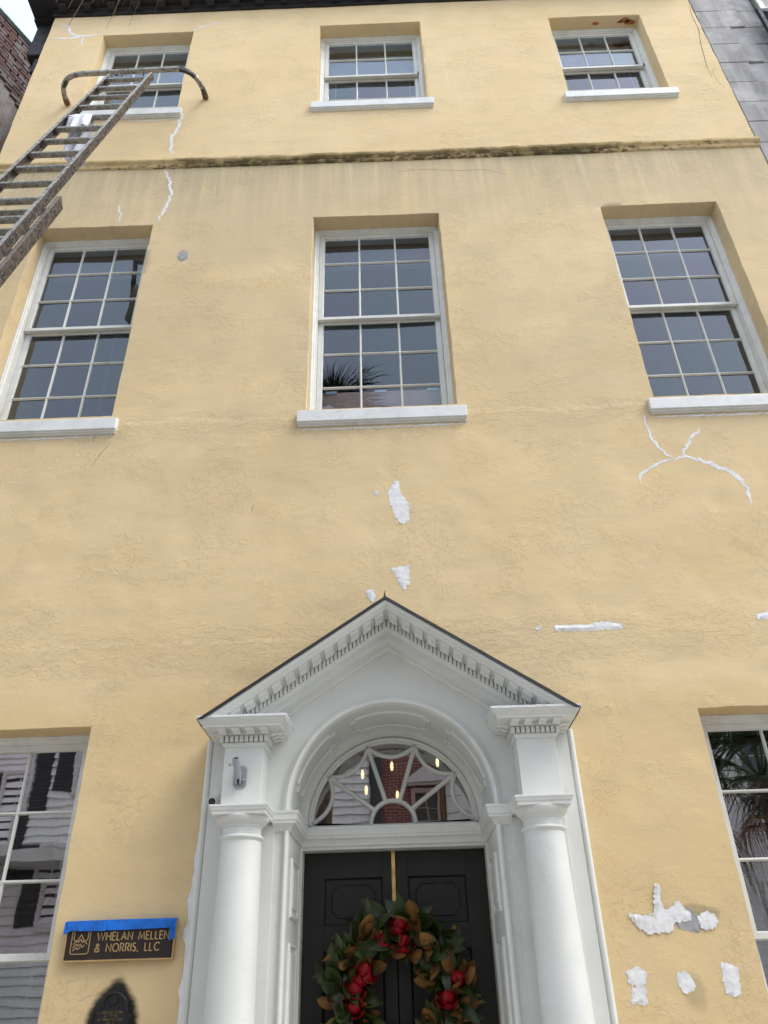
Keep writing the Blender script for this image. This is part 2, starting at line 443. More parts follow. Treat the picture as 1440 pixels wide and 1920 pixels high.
class MB:
    """collects boxes, sweeps, rings; build() links them as one mesh object"""
    def __init__(s):
        s.v, s.f, s.mi = [], [], []
        s.cur = 0
    def add(s, vs, fs):
        o = len(s.v)
        s.v += [tuple(p) for p in vs]
        s.f += [tuple(i + o for i in f) for f in fs]
        s.mi += [s.cur] * len(fs)
    def box(s, x0, x1, y0, y1, z0, z1):
        s.add([(x0, y0, z0), (x1, y0, z0), (x1, y1, z0), (x0, y1, z0), (x0, y0, z1), (x1, y0, z1), (x1, y1, z1), (x0, y1, z1)],
              [(0, 3, 2, 1), (4, 5, 6, 7), (0, 1, 5, 4), (1, 2, 6, 5), (2, 3, 7, 6), (3, 0, 4, 7)])
    def loft(s, loops, close_loop=True, caps=True, closed=False):
        """loops: list of equal-length point lists, joined in order"""
        o = []
        n = len(loops[0]); fs = []
        vs = [p for l in loops for p in l]
        m = len(loops)
        for i in range(m if closed else m - 1):
            a, b = i * n, ((i + 1) % m) * n
            for j in range(n if close_loop else n - 1):
                k = (j + 1) % n
                fs.append((a + j, a + k, b + k, b + j))
        if caps and close_loop and not closed:
            fs.append(tuple(reversed(range(n))))
            fs.append(tuple(range((m - 1) * n, m * n)))
        s.add(vs, fs)
    def prism(s, poly, axis, a, b):
        """2-D outline pushed along an axis from a to b"""
        def P(p, h):
            return {'x': (h, p[0], p[1]), 'y': (p[0], h, p[1]), 'z': (p[0], p[1], h)}[axis]
        s.loft([[P(p, a) for p in poly], [P(p, b) for p in poly]])
    def lathe(s, prof, c, seg=32, caps=True):
        loops = []
        for r, z in prof:
            loops.append([(c[0] + r * math.cos(2 * math.pi * k / seg), c[1] + r * math.sin(2 * math.pi * k / seg), z) for k in range(seg)])
        s.loft(loops, caps=caps)
    def tube(s, pts, r, seg=8, caps=True):
        pts = [Vector(p) for p in pts]
        rs = r if isinstance(r, (list, tuple)) else [r] * len(pts)
        loops = []
        ref = None
        for i, p in enumerate(pts):
            d = (pts[min(i + 1, len(pts) - 1)] - pts[max(i - 1, 0)]).normalized()
            if ref is None:
                ref = Vector((0, 0, 1)) if abs(d.z) < .9 else Vector((1, 0, 0))
            u = (ref - d * ref.dot(d)).normalized(); w = d.cross(u); ref = u
            loops.append([tuple(p + u * rs[i] * math.cos(2 * math.pi * k / seg) + w * rs[i] * math.sin(2 * math.pi * k / seg)) for k in range(seg)])
        s.loft(loops, caps=caps)
    def ring(s, x0, x1, z0, z1, prof, close=True):
        """mitred rectangular frame in the xz plane; prof = [(inset, y), ...]"""
        loops = [[(x0 + i, y, z0 + i), (x1 - i, y, z0 + i), (x1 - i, y, z1 - i), (x0 + i, y, z1 - i)] for i, y in prof]
        s.loft(loops, closed=close, caps=False)
    def mesh(s, name, mats):
        me = bpy.data.meshes.new(name)
        me.from_pydata(s.v, [], s.f)
        for k in (mats if isinstance(mats, (list, tuple)) else [mats]):
            me.materials.append(M[k])
        if any(s.mi):
            me.polygons.foreach_set('material_index', s.mi)
        bm = bmesh.new(); bm.from_mesh(me)
        bmesh.ops.recalc_face_normals(bm, faces=bm.faces)
        bm.to_mesh(me); bm.free()
        me.update()
        return me
    def build(s, name, mats, parent=None, smooth=None, bevel=0, seg=2):
        me = s.mesh(name, mats)
        o = bpy.data.objects.new(name, me)
        link(o, parent)
        if smooth:
            smooth_by(me, smooth)
        if bevel:
            md = o.modifiers.new('bevel', 'BEVEL')
            md.width = bevel; md.segments = seg; md.limit_method = 'ANGLE'; md.angle_limit = R(40)
            md.harden_normals = False
        return o

def smooth_by(me, ang):
    me.polygons.foreach_set('use_smooth', [True] * len(me.polygons))
    me.set_sharp_from_angle(angle=R(ang))

def inst(name, me, parent, loc=(0, 0, 0), rot=None, scale=None):
    o = bpy.data.objects.new(name, me)
    link(o, parent)
    o.location = loc
    if rot is not None: o.rotation_euler = rot
    if scale is not None: o.scale = scale
    return o

def nz(x, y, z=0.0):
    return mnoise.noise(Vector((x, y, z)))

def wall_y(x, z):
    return .007 * nz(x * .7, z * .7, 3) + .0035 * nz(x * 2.6, z * 3.1, 9)

def lines(brk, step):
    brk = sorted(set(round(b, 5) for b in brk))
    out = []
    for a, b in zip(brk, brk[1:]):
        n = max(1, int(math.ceil((b - a) / step)))
        out += [a + (b - a) * i / n for i in range(n)]
    return out + [brk[-1]]

# ------------------------------------------------------------------ ground
def slab(name, x0, x1, y0, y1, z, mat, th=.2):
    b = MB(); b.box(x0, x1, y0, y1, z - th, z)
    return tag(b.build(name, mat), kind='structure')
g = MB(); g.add([(-150, -150, -.25), (150, -150, -.25), (150, 150, -.25), (-150, 150, -.25)], [(0, 1, 2, 3)])
tag(g.build('ground', 'pavement_stone'), kind='structure')
slab('pavement', -40, 40, -9.0, 14, 0.0, 'pavement_stone')
slab('road', -40, 40, -13.4, -9.0, -.12, 'asphalt', .1)
slab('pavement_opposite', -40, 40, -40, -13.4, 0.0, 'pavement_stone')

# ------------------------------------------------------------------ the yellow house
HX = 4.25
HTOP = 12.945
house = empty('yellow_house', (0, 0, 0), 'three-storey pale yellow stucco house with white pedimented doorway and sash windows', 'house')
WIN = [  # x0, x1, z0, z1, rows above, rows below, glass
    (-3.515, -2.315, 10.655, 12.43, 2, 2, 'glass'), (-.655, .665, 10.655, 12.45, 2, 2, 'glass'), (2.34, 3.535, 10.66, 12.41, 2, 2, 'glass'),
    (-3.52, -2.315, 5.915, 8.48, 3, 3, 'glass'), (-.645, .665, 5.905, 8.495, 3, 3, 'glass'), (2.34, 3.545, 5.91, 8.502, 3, 3, 'glass'),
    (-3.35, -2.01, .72, 3.205, 3, 3, 'glass_low'), (2.06, 3.40, .72, 3.20, 3, 3, 'glass_low')]
DOORH = (-.70, .70, 0.0, 3.33)
HOLES = [w[:4] for w in WIN] + [DOORH]

def wall_with_holes():
    xs = lines([-HX, HX] + [h[0] for h in HOLES] + [h[1] for h in HOLES], .062)
    zs = lines([0, HTOP + .1] + [h[2] for h in HOLES] + [h[3] for h in HOLES], .062)
    nx, nzv = len(xs), len(zs)
    def inhole(x, z):
        return any(h[0] - 1e-6 < x < h[1] + 1e-6 and h[2] - 1e-6 < z < h[3] + 1e-6 for h in HOLES)
    vs = []
    for z in zs:
        for x in xs:
            ex = .007 * nz(x * 2.0, z * 5.0, 21) + .003 * nz(x * 9, z * 14, 5)
            ez = .006 * nz(x * 5.0, z * 2.0, 31) + .003 * nz(x * 14, z * 9, 8)
            vs.append((x + ex, wall_y(x, z), z + ez))
    fs = []
    edge = set()
    for j in range(nzv - 1):
        for i in range(nx - 1):
            cx, cz = (xs[i] + xs[i + 1]) / 2, (zs[j] + zs[j + 1]) / 2
            if inhole(cx, cz):
                continue
            fs.append((j * nx + i, j * nx + i + 1, (j + 1) * nx + i + 1, (j + 1) * nx + i))
    cnt = {}
    for f in fs:
        for a, b in zip(f, f[1:] + f[:1]):
            cnt[(a, b)] = 1
    bnd = [(a, b) for (a, b) in cnt if (b, a) not in cnt]
    # reveals: walk the free edges back into the wall, with a slightly rounded arris
    used = {}
    def deep(i, k):
        if (i, k) not in used:
            x, y, z = vs[i]
            used[(i, k)] = len(vs)
            d = (.012, .15, .36)[k]
            hx = hz = 0
            for h in HOLES:
                if h[0] - .03 < x < h[1] + .03 and h[2] - .03 < z < h[3] + .03:
                    ccx, ccz = (h[0] + h[1]) / 2, (h[2] + h[3]) / 2
                    if abs(x - h[0]) < .025 or abs(x - h[1]) < .025: hx = .006 if x < ccx else -.006
                    if abs(z - h[2]) < .025 or abs(z - h[3]) < .025: hz = .006 if z < ccz else -.006
            n = .004 * nz(x * 7, z * 7, d * 20)
            vs.append((x + hx + (n if k else 0), d, z + hz + (n if k else 0)))
        return used[(i, k)]
    for a, b in bnd:
        prev = (a, b)
        for k in range(3):
            cur = (deep(a, k), deep(b, k))
            fs.append((prev[1], prev[0], cur[0], cur[1]))
            prev = cur
    me = bpy.data.meshes.new('wall')
    me.from_pydata(vs, [], fs)
    bm = bmesh.new(); bm.from_mesh(me)
    bmesh.ops.recalc_face_normals(bm, faces=bm.faces)
    if sum(1 for f in bm.faces if f.normal.y > .5) > len(bm.faces) / 2:
        bmesh.ops.reverse_faces(bm, faces=bm.faces)
    bm.to_mesh(me); bm.free()
    me.materials.append(M['yellow_stucco'])
    smooth_by(me, 55)
    o = bpy.data.objects.new('wall', me)
    link(o, house)
    return o
wall = wall_with_holes()

# side, back and inner walls, floors and roof keep the rooms dark
b = MB()
b.box(-HX, -HX + .25, .362, 2.6, 0, 13.0)
b.box(HX - .25, HX, .362, 6.2, 0, 13.0)
b.box(-HX + .25, HX - .25, 6.0, 6.2, 0, 13.0)
b.box(-HX + .02, -HX + .25, 2.6, 6.2, 0, 13.0)
b.build('side_wall', 'yellow_stucco', house)
for z in (0.05, 4.45, 9.35):
    b = MB(); b.box(-HX + .25, HX - .25, .37, 6.0, z, z + .2)
    b.build('floor_slab', 'interior_floor', house)
b = MB()
for z in (4.2, 9.1, 12.75):
    b.box(-HX + .25, HX - .25, .37, 6.0, z, z + .2)
for x in (-1.55, 1.5):
    b.box(x - .06, x + .06, .37, 6.0, 4.65, 9.1)
    b.box(x - .06, x + .06, .37, 6.0, 9.55, 12.75)
b.build('room_lining', 'interior_wall', house)
b = MB()
b.box(-1.4, -1.25, .72, 6.0, .25, 4.2); b.box(1.25, 1.4, .72, 6.0, .25, 4.2); b.box(-1.25, 1.25, 3.2, 3.3, .25, 4.2)
b.box(-1.25, 1.25, .72, 3.2, 3.72, 4.0)
b.build('hall_lining', 'hall_wall', house)
b = MB(); b.box(-HX + .1, HX, .3, 6.2, 13.0, 13.25); b.build('roof', 'roof_slate', house)

# string course
b = MB()
prof = [(.02, 9.420), (-.010, 9.423), (-.022, 9.432), (-.026, 9.446), (-.025, 9.466), (-.036, 9.474), (-.041, 9.482), (-.052, 9.486), (-.058, 9.500), (-.057, 9.530), (-.050, 9.546), (-.030, 9.553), (.02, 9.560)]
loops = []
for i in range(int(2 * HX / .05) + 1):
    x = -HX - .004 + i * .05 + (.012 if i == int(2 * HX / .05) else 0)
    lift = max(0, -x - 1.2) * .017
    e = .005 * nz(x * 1.5, 1, 2) + .0018 * nz(x * 11, 4, 2)
    loops.append([(x, y + e * .8 + .004 * nz(x * 8, zz * 30, 6) + wall_y(x, 9.5), zz + lift + e + .003 * nz(x * 13, zz * 40, 1)) for y, zz in prof])
b.loft(loops)
b.build('string_course', 'mossy_stucco', house, smooth=50)

# dark eave: painted brick bed course, blocks, overhanging slab and its return on the left
b = MB()
loops = []
for i in range(150):
    x = -HX - .03 + i * (2 * HX + .03) / 149
    e = .006 * nz(x * 6, 2, 2)
    loops.append([(x, .05, 12.935), (x, -.028 + e, 12.938 + e), (x, -.032 + e, 13.005), (x, -.06, 13.012), (x, -.06, 13.06), (x, .05, 13.06)])
b.loft(loops)
b.box(-HX - .33, HX, -.20, .05, 13.062, 13.2)
b.box(-HX - .33, -HX - .002, .05, .26, 13.02, 13.3)
eave = b.build('eave', 'black_eave', house)
bm_ = MB(); bm_.box(-.055, .055, -.135, -.062, 0, .075)
me = bm_.mesh('eave_block', 'black_eave')
x = -HX + .12
while x < HX - .1:
    inst('eave_block', me, eave, (x, 0, 12.986))
    x += .333
b = MB(); b.box(-HX - .30, -HX - .015, .12, .3, 12.25, 13.02); b.box(-HX - .2, -HX - .06, .16, .28, 11.9, 12.25)
b.build('rainwater_head', 'black_eave', house, bevel=.02)

# ------------------------------------------------------------------ sash windows
FRAME_PROF = [(0, .33), (0, .168), (.006, .160), (.020, .157), (.026, .160), (.028, .168), (.040, .171), (.046, .178), (.047, .186), (.060, .187), (.062, .192), (.062, .33)]
pane_cache = {}
def pane_mesh(w, h, mat, prow):
    key = (round(w, 4), round(h, 4), mat)
    if key not in pane_cache:
        q = MB(); q.box(-w / 2, w / 2, -.002, .002, -h / 2, h / 2)
        pane_cache[key] = q.mesh('pane', mat)
    return pane_cache[key]

def sash(parent, x0, x1, z0, z1, rows, y0, mat, head, foot):
    st, mw = .046, .022
    b = MB()
    y1 = y0 + .042
    b.box(x0, x0 + st, y0, y1, z0, z1); b.box(x1 - st, x1, y0, y1, z0, z1)
    b.box(x0 + st, x1 - st, y0 + .0005, y1 - .0005, z1 - head, z1); b.box(x0 + st, x1 - st, y0 + .0005, y1 - .0005, z0, z0 + foot)
    gx0, gx1, gz0, gz1 = x0 + st, x1 - st, z0 + foot, z1 - head
    # glazing bead round the opening
    b.ring(gx0 - .001, gx1 + .001, gz0 - .001, gz1 + .001, [(0, y0 + .006), (.007, y0 + .018), (.007, y1 - .012), (0, y1 - .004)])
    pw = (gx1 - gx0 - 2 * mw) / 3
    ph = (gz1 - gz0 - (rows - 1) * mw) / rows
    def bar(horizontal, c, a, e, d=0.0):
        yy = [(-mw / 2, y0 + .022), (-.004, y0 + .004 + d), (.004, y0 + .004 + d), (mw / 2, y0 + .022), (mw / 2, y0 + .03), (-mw / 2, y0 + .03)]
        if horizontal: b.loft([[(a, y, c + p) for p, y in yy], [(e, y, c + p) for p, y in yy]])
        else: b.loft([[(c + p, y, a) for p, y in yy], [(c + p, y, e) for p, y in yy]])
    for i in (1, 2): bar(False, gx0 + i * pw + (i - .5) * mw, gz0, gz1)
    for j in range(1, rows): bar(True, gz0 + j * ph + (j - .5) * mw, gx0, gx1, .0012)
    s_ = b.build('sash', 'sash_paint', parent, bevel=.002, seg=1)
    for j in range(rows):
        for i in range(3):
            px = gx0 + i * (pw + mw) + pw / 2; pz = gz0 + j * (ph + mw) + ph / 2
            k = .007
            inst('pane', pane_mesh(pw + .008, ph + .008, mat, 0), parent, (px, y0 + .026, pz), (random.gauss(0, k), 0, random.gauss(0, k)))
    return s_

for wi, (x0, x1, z0, z1, ru, rl, gm) in enumerate(WIN):
    b = MB()
    b.ring(x0 - .004, x1 + .004, z0 - .06, z1 + .006, FRAME_PROF)
    w = b.build('window', 'sash_paint', house, bevel=.0015, seg=1)
    ix0, ix1, iz0, iz1 = x0 + .060, x1 - .060, z0 - .01, z1 - .056
    zm = (z0 + z1) / 2 + .02
    if wi > 5: zm = 1.87
    sash(w, ix0, ix1, zm - .018, iz1, ru, .200, gm, .040, .036)
    sash(w, ix0, ix1, iz0, zm + .018, rl, .250, gm, .036, .075)
    # sill: sloping slab with a moulded under-piece
    zt = z0 - .012
    zf = (5.852 if 5 < z0 < 6 else z0 - .085 if z0 > 9 else z0 - .05)
    hf = .112 if z0 > 5 else .1
    b = MB()
    b.prism([(-.053, zf), (-.048, zf + .003), (.165, zt + .03), (.165, zf - hf), (-.050, zf - hf)], 'x', x0 - .066, x1 + .066)
    sl = b.build('sill', 'sill_paint', w, bevel=.005)
    b = MB()
    b.prism([(-.036, zf - hf), (-.036, zf - hf - .012), (-.018, zf - hf - .016), (-.018, zf - hf - .026), (.02, zf - hf - .028), (.02, zf - hf)], 'x', x0 - .058, x1 + .058)
    b.build('sill_moulding', 'sash_paint', w)
    if z0 > 9:
        b = MB(); b.box(ix1 - .012, ix1 + .008, .188, .20, zm - .03, zm + .02)
        b.build('sash_latch', 'lamp_dark', w, bevel=.003)

# ------------------------------------------------------------------ doorway: surround, arch, columns, pediment
SL = .675                                   # pitch of the pediment
def rake(x, off): return 3.900 - SL * abs(x) - off
AZ, AR = 2.63, .635                          # arch centre height and radius

# front board with the arched opening
b = MB()
YF = -.08
xs = [-AR + 2 * AR * i / 48 for i in range(49)]
xs = [AR * math.sin(-math.pi / 2 + math.pi * i / 48) for i in range(49)]
for a, e in zip(xs, xs[1:]):
    za = AZ + math.sqrt(max(0, AR * AR - a * a)); ze = AZ + math.sqrt(max(0, AR * AR - e * e))
    b.add([(a, YF, za), (e, YF, ze), (e, YF, rake(e, .2)), (a, YF, rake(a, .2))], [(0, 1, 2, 3)])
for s in (-1, 1):
    zo = rake(AR, .2)
    b.add([(s * AR, YF, 0), (s * 1.15, YF, 0), (s * 1.15, YF, 3.1), (s * AR, YF, zo)], [(0, 1, 2, 3)])
    b.add([(s * 1.15, YF, 0), (s * 1.15, .02, 0), (s * 1.15, .02, 3.1), (s * 1.15, YF, 3.1)], [(0, 1, 2, 3)])
surround = b.build('door_surround', 'white_paint', house)
for s in (-1, 1):
    b = MB()
    b.loft([[(s * (1.172 + .021 * math.cos(a)), -.068 + .021 * math.sin(a), z) for a in [2 * math.pi * k / 14 for k in range(14)]] for z in (0, 3.06)])
    b.box(min(s * 1.152, s * 1.19), max(s * 1.152, s * 1.19), -.066, .015, 0, 3.058)
    b.build('edge_bead', 'white_paint', surround, smooth=40)
    b = MB()
    b.loft([[(s * (.652 + .019 * math.cos(a)), -.078 + .026 * math.sin(a), z) for a in [2 * math.pi * k / 14 for k in range(14)]] for z in (0, 2.492)])
    b.build('jamb_bead', 'white_paint', surround, smooth=40)
    b = MB(); b.box(min(s * .722, s * 1.06), max(s * .722, s * 1.06), -.094, YF + .001, 0, 2.53)
    b.build('pilaster_strip', 'white_paint', surround, bevel=.002)

# lining of the recess: jambs and barrel soffit with stepped back edge
def arch_pts(r, y, n=40, foot=2.595):
    p = [(-r, y, foot)] + [(-r * math.cos(math.pi * i / n), y, AZ + r * math.sin(math.pi * i / n)) for i in range(n + 1)] + [(r, y, foot)]
    return p
b = MB()
prof = [(AR, -.08), (AR, .435), (.612, .437), (.606, .452), (.588, .455), (.584, .485), (.60, .487)]
b.loft([arch_pts(r, y) for r, y in prof], close_loop=False, caps=False)
b.build('arch_soffit', 'white_paint', surround, smooth=35)
b = MB()
for s in (-1, 1):
    b.add([(s * AR, -.08, 0), (s * AR, .62, 0), (s * AR, .62, 2.6), (s * AR, -.08, 2.6)], [(0, 1, 2, 3)])
b.build('jamb_lining', 'white_paint', surround)
def jamb_panel(s, y0, y1, z0, z1):
    q = MB()
    pr_ = [(0, 0), (.006, .012), (.016, .014), (.028, .004), (.05, .004), (.056, .012)]
    loops = []
    for i, p in pr_:
        loops.append([(s * (AR - p), y0 + i, z0 + i), (s * (AR - p), y1 - i, z0 + i), (s * (AR - p), y1 - i, z1 - i), (s * (AR - p), y0 + i, z1 - i)])
    q.loft(loops, caps=False)
    q.add(loops[-1], [(0, 1, 2, 3)])
    return q.build('jamb_panel', 'white_paint', surround)
for s in (-1, 1):
    jamb_panel(s, .06, .40, 2.03, 2.36)
    jamb_panel(s, .06, .40, .95, 1.90)
# coffers of the soffit: three moulded frames bent round the barrel
def coffer(a0, a1, y0, y1):
    q = MB()
    n = 22
    nt_ = .045
    da = nt_ / AR
    path = []
    def seg(p, e, k):
        return [(p[0] + (e[0] - p[0]) * i / k, p[1] + (e[1] - p[1]) * i / k) for i in range(k)]
    o_ = [(a0 + da, y0), (a1 - da, y0), (a1 - da, y0 + nt_), (a1, y0 + nt_), (a1, y1 - nt_), (a1 - da, y1 - nt_), (a1 - da, y1), (a0 + da, y1), (a0 + da, y1 - nt_), (a0, y1 - nt_), (a0, y0 + nt_), (a0 + da, y0 + nt_)]
    ks = [n, 3, 3, 6, 3, 3, n, 3, 3, 6, 3, 3]
    for i in range(len(o_)):
        path += seg(o_[i], o_[(i + 1) % len(o_)], ks[i])
    ca, cyy = (a0 + a1) / 2, (y0 + y1) / 2
    def pt(a, y, p): return ((AR - p) * math.cos(a), y, AZ + (AR - p) * math.sin(a))
    loops = []
    for ins, p in [(0, 0), (.006, .012), (.02, .013), (.03, .002)]:
        l = []
        for (a, y) in path:
            fa = 1 - ins * 2 / ((a1 - a0) * AR); fy = 1 - ins * 2 / (y1 - y0)
            l.append(pt(ca + (a - ca) * fa, cyy + (y - cyy) * fy, p))
        loops.append(l)
    q.loft(loops, caps=False)
    return q.build('soffit_coffer', 'white_paint', surround, smooth=30)
coffer(R(64), R(116), .06, .37)
coffer(R(12), R(54), .06, .37)
coffer(R(126), R(168), .06, .37)

# archivolt round the arch
b = MB()
prof = [(.632, -.05), (.632, -.104), (.640, -.116), (.654, -.120), (.668, -.112), (.674, -.098), (.682, -.094), (.684, -.05)]
b.loft([arch_pts(r, y, 56, 2.59) for r, y in prof], close_loop=False, caps=False)
b.build('archivolt', 'white_paint', surround, smooth=38)

# mouldings swept round a plan path with mitres
def sweep_plan(q, path, prof, flip=1):
    pts = [Vector(p) for p in path]
    loops = []
    for i, p in enumerate(pts):
        d0 = (pts[i] - pts[i - 1]).normalized() if i else None
        d1 = (pts[i + 1] - pts[i]).normalized() if i < len(pts) - 1 else None
        n0 = Vector((d0.y, -d0.x)) * flip if d0 else None
        n1 = Vector((d1.y, -d1.x)) * flip if d1 else None
        if n0 is None: m_ = n1
        elif n1 is None: m_ = n0
        else: m_ = (n0 + n1) / (1 + n0.dot(n1))
        loops.append([(p.x + m_.x * o_, p.y + m_.y * o_, z) for o_, z in prof])
    q.loft(loops)

b = MB()
iprof = [(-.004, 2.488), (.010, 2.488), (.013, 2.502), (.016, 2.506), (.022, 2.518), (.033, 2.527), (.043, 2.531), (.044, 2.546), (.049, 2.550), (.052, 2.583), (.057, 2.588), (.059, 2.602), (-.004, 2.606)]
sweep_plan(b, [(-.735, -.08), (-AR, -.08), (-AR, .50), (AR, .50), (AR, -.08), (.735, -.08)], iprof, 1)
b.build('impost_moulding', 'white_paint', surround, smooth=25)

# columns
for s in (-1, 1):
    cx, cy = s * .892, -.245
    b = MB()
    prof = [(.150, .42)] + [(.146 - .029 * (k / 14) ** 1.5, .46 + (2.412 - .46) * k / 14) for k in range(15)]
    b.lathe(prof, (cx, cy), 48)
    col = b.build('column', 'white_paint', house, smooth=40)
    b = MB()
    b.lathe([(.117, 2.405), (.121, 2.411), (.1285, 2.417), (.131, 2.424), (.1285, 2.431), (.121, 2.436), (.1145, 2.438), (.1135, 2.455), (.1135, 2.478), (.1195, 2.481), (.1215, 2.487), (.122, 2.492), (.132, 2.497), (.146, 2.508), (.155, 2.522), (.158, 2.536), (.155, 2.540)], (cx, cy), 48)
    b.build('capital', 'white_paint', col, smooth=32)
    b = MB()
    def sq(h, z): return [(cx - h, cy - h + .005, z), (cx + h, cy - h + .005, z), (cx + h, -.078, z), (cx - h, -.078, z)]
    b.loft([sq(.158, 2.538), sq(.158, 2.556), sq(.164, 2.562), sq(.168, 2.578), sq(.171, 2.580), sq(.171, 2.592)])
    b.build('abacus', 'white_paint', col, bevel=.002)
    b = MB()
    b.lathe([(.2, .30), (.2, .34), (.185, .37), (.17, .39), (.18, .41), (.17, .43), (.15, .435)], (cx, cy), 40)
    b.box(cx - .21, cx + .21, cy - .21, -.075, .18, .30)
    b.build('base', 'white_paint', col, smooth=35)

# entablature blocks with their cornice
mprof = [(0, 0), (0, .030), (.010, .036), (.028, .034), (.042, .027), (.055, .024), (.068, .028), (.078, .024), (.078, 0)]   # run back to front
def modillion_mesh(name, w, shear=0.0, depth=.1, drop=.032):
    """block with an ogee soffit, local: x width, y front negative, z down from 0"""
    q = MB()
    pf = [(0, 0), (0, -drop), (-.18 * depth, -drop * 1.02), (-.34 * depth, -drop * .74), (-.52 * depth, -drop * .60), (-.70 * depth, -drop * .72), (-.88 * depth, -drop * .70), (-depth, -drop * .42), (-depth, 0)]
    q.loft([[(-w / 2, y, z + shear * (-w / 2)) for y, z in pf], [(w / 2, y, z + shear * (w / 2)) for y, z in pf]])
    return q.mesh(name, 'white_paint')
md_flat = modillion_mesh('modillion', .050, 0, .076, .025)
md_r = {s: modillion_mesh('modillion', .054, -SL * s, .108, .026) for s in (-1, 1)}
for s in (-1, 1):
    xi, xo, yb = s * .79, s * 1.03, -.272
    b = MB()
    b.box(min(xi, xo), max(xi, xo), yb, -.08, 2.588, 2.97)
    blk = b.build('entablature_block', 'white_paint', house, bevel=.002)
    cprof = [(-.02, 2.957), (.006, 2.957), (.009, 2.966), (.015, 2.975), (.015, 2.980), (.015, 2.984), (.008, 2.985), (.008, 3.022), (.034, 3.025), (.036, 3.0525), (.124, 3.0525), (.124, 3.066), (.130, 3.070), (.137, 3.080), (.148, 3.088), (.152, 3.092), (.156, 3.106), (.05, 3.116), (-.02, 3.118)]
    path = [(xi, -.0785), (xi, yb), (xo, yb), (xo, .015)]
    b = MB(); sweep_plan(b, path, cprof, 1 if s > 0 else -1)
    cor = b.build('cornice', 'white_paint', blk, smooth=22)
    # dentils: front and both returns
    q = MB()
    def dent(x0, x1, y0, y1): q.box(min(x0, x1), max(x0, x1), min(y0, y1), max(y0, y1), 2.986, 3.0215)
    n = 10; L_ = .24 + 2 * .034
    for k in range(n):
        a = min(xi, xo) - .034 + L_ * k / n
        dent(a + .0042, a + L_ / n - .0042, yb - .033, yb - .006)
    for k in range(7):
        a = yb - .034 + .026 * k
        if k:
            dent(xi - s * .033, xi - s * .006, a + .0042, a + .0218)
            dent(xo + s * .033, xo + s * .006, a + .0042, a + .0218)
    tag(q.build('dentil_row', 'white_paint', blk), kind='stuff')
    for k in range(4):
        inst('modillion', md_flat, blk, (min(xi, xo) - .012 + (.264) * k / 3, yb - .036, 3.053))
    for k in range(3):
        yy = yb + .012 + .075 * k
        inst('modillion', md_flat, blk, (xi - s * .036, yy, 3.053), (0, 0, R(-90) * s))
        inst('modillion', md_flat, blk, (xo + s * .036, yy, 3.053), (0, 0, R(90) * s))
    # painted sheet on top of the cornice, with a ragged front edge
    q = MB()
    loops = []
    x_lo, x_hi = min(xi, xo) - .158, max(xi, xo) + .158
    for k in range(24):
        x = x_lo + (x_hi - x_lo) * k / 23
        e = .003 * nz(x * 40, 2, s) ; f = .004 * nz(x * 30, 7, s)
        loops.append([(x, yb - .160 + e, 3.103 + f * .6), (x, yb - .160 + e, 3.117 + f), (x, -.0785, 3.13), (x, -.0785, 3.118)])
    q.loft(loops)
    q.build('cornice_cap', 'sill_paint', blk)

# raking cornice
rprof = [(-.38, .030), (-.430, .030), (-.432, .042), (-.424, .050), (-.418, .060), (-.408, .066), (-.402, .076), (-.396, .078), (-.394, .084), (-.272, .084), (-.270, .094), (-.225, .096), (-.225, .134), (-.226, .138), (-.220, .144), (-.212, .150), (-.206, .158), (-.204, .163), (-.196, .165), (-.196, .214), (-.108, .220), (-.106, .236), (-.098, .240), (-.092, .250), (-.081, .254), (-.060, .254), (-.060, .03)]
def clip_low(o, z):
    bm = bmesh.new(); bm.from_mesh(o.data)
    r_ = bmesh.ops.bisect_plane(bm, geom=bm.verts[:] + bm.edges[:] + bm.faces[:], plane_co=(0, 0, z), plane_no=(0, 0, -1), clear_outer=True)
    bm.to_mesh(o.data); bm.free()
ped = None
for s in (-1, 1):
    b = MB()
    b.loft([[(s * x, y, rake(x, off)) for y, off in rprof] for x in (0.0, .4, .8, 1.21)])
    o = b.build('raking_cornice', 'white_paint', house, smooth=20)
    clip_low(o, 3.112)
    q = MB()
    fl = [(.01, -.006), (-.436, .008), (-.441, .010), (-.442, .031), (-.436, .032), (-.434, .016), (.01, .006)]
    q.loft([[(s * x, y, rake(x, off) + .002 * nz(x * 9, 3, s)) for y, off in fl] for x in [1.192 * i / 14 for i in range(15)]])
    clip_low(q.build('flashing', 'flashing', o), 3.092)
    for k in range(13):
        x = s * (.046 + .0835 * k)
        if rake(x, .1) > 3.13:
            inst('modillion', md_r[s], o, (x, -.272, rake(x, .0835)))
    q = MB()
    k = 0
    while True:
        x = .004 + .0252 * k; k += 1
        if rake(x + .022, .133) < 3.118: break
        a, e = s * (x + .0034), s * (x + .0252 - .0034)
        q.loft([[(xx, -.264, rake(xx, .096)), (xx, -.223, rake(xx, .096)), (xx, -.223, rake(xx, .136)), (xx, -.264, rake(xx, .136))] for xx in (a, e)])
    tag(q.build('dentil_row', 'white_paint', o), kind='stuff')
b = MB(); b.tube([(-.004, -.43, 3.89), (-.003, -.432, 3.915), (-.001, -.428, 3.935)], [.008, .004, .002], 6)
b.build('flashing_spike', 'flashing', house)

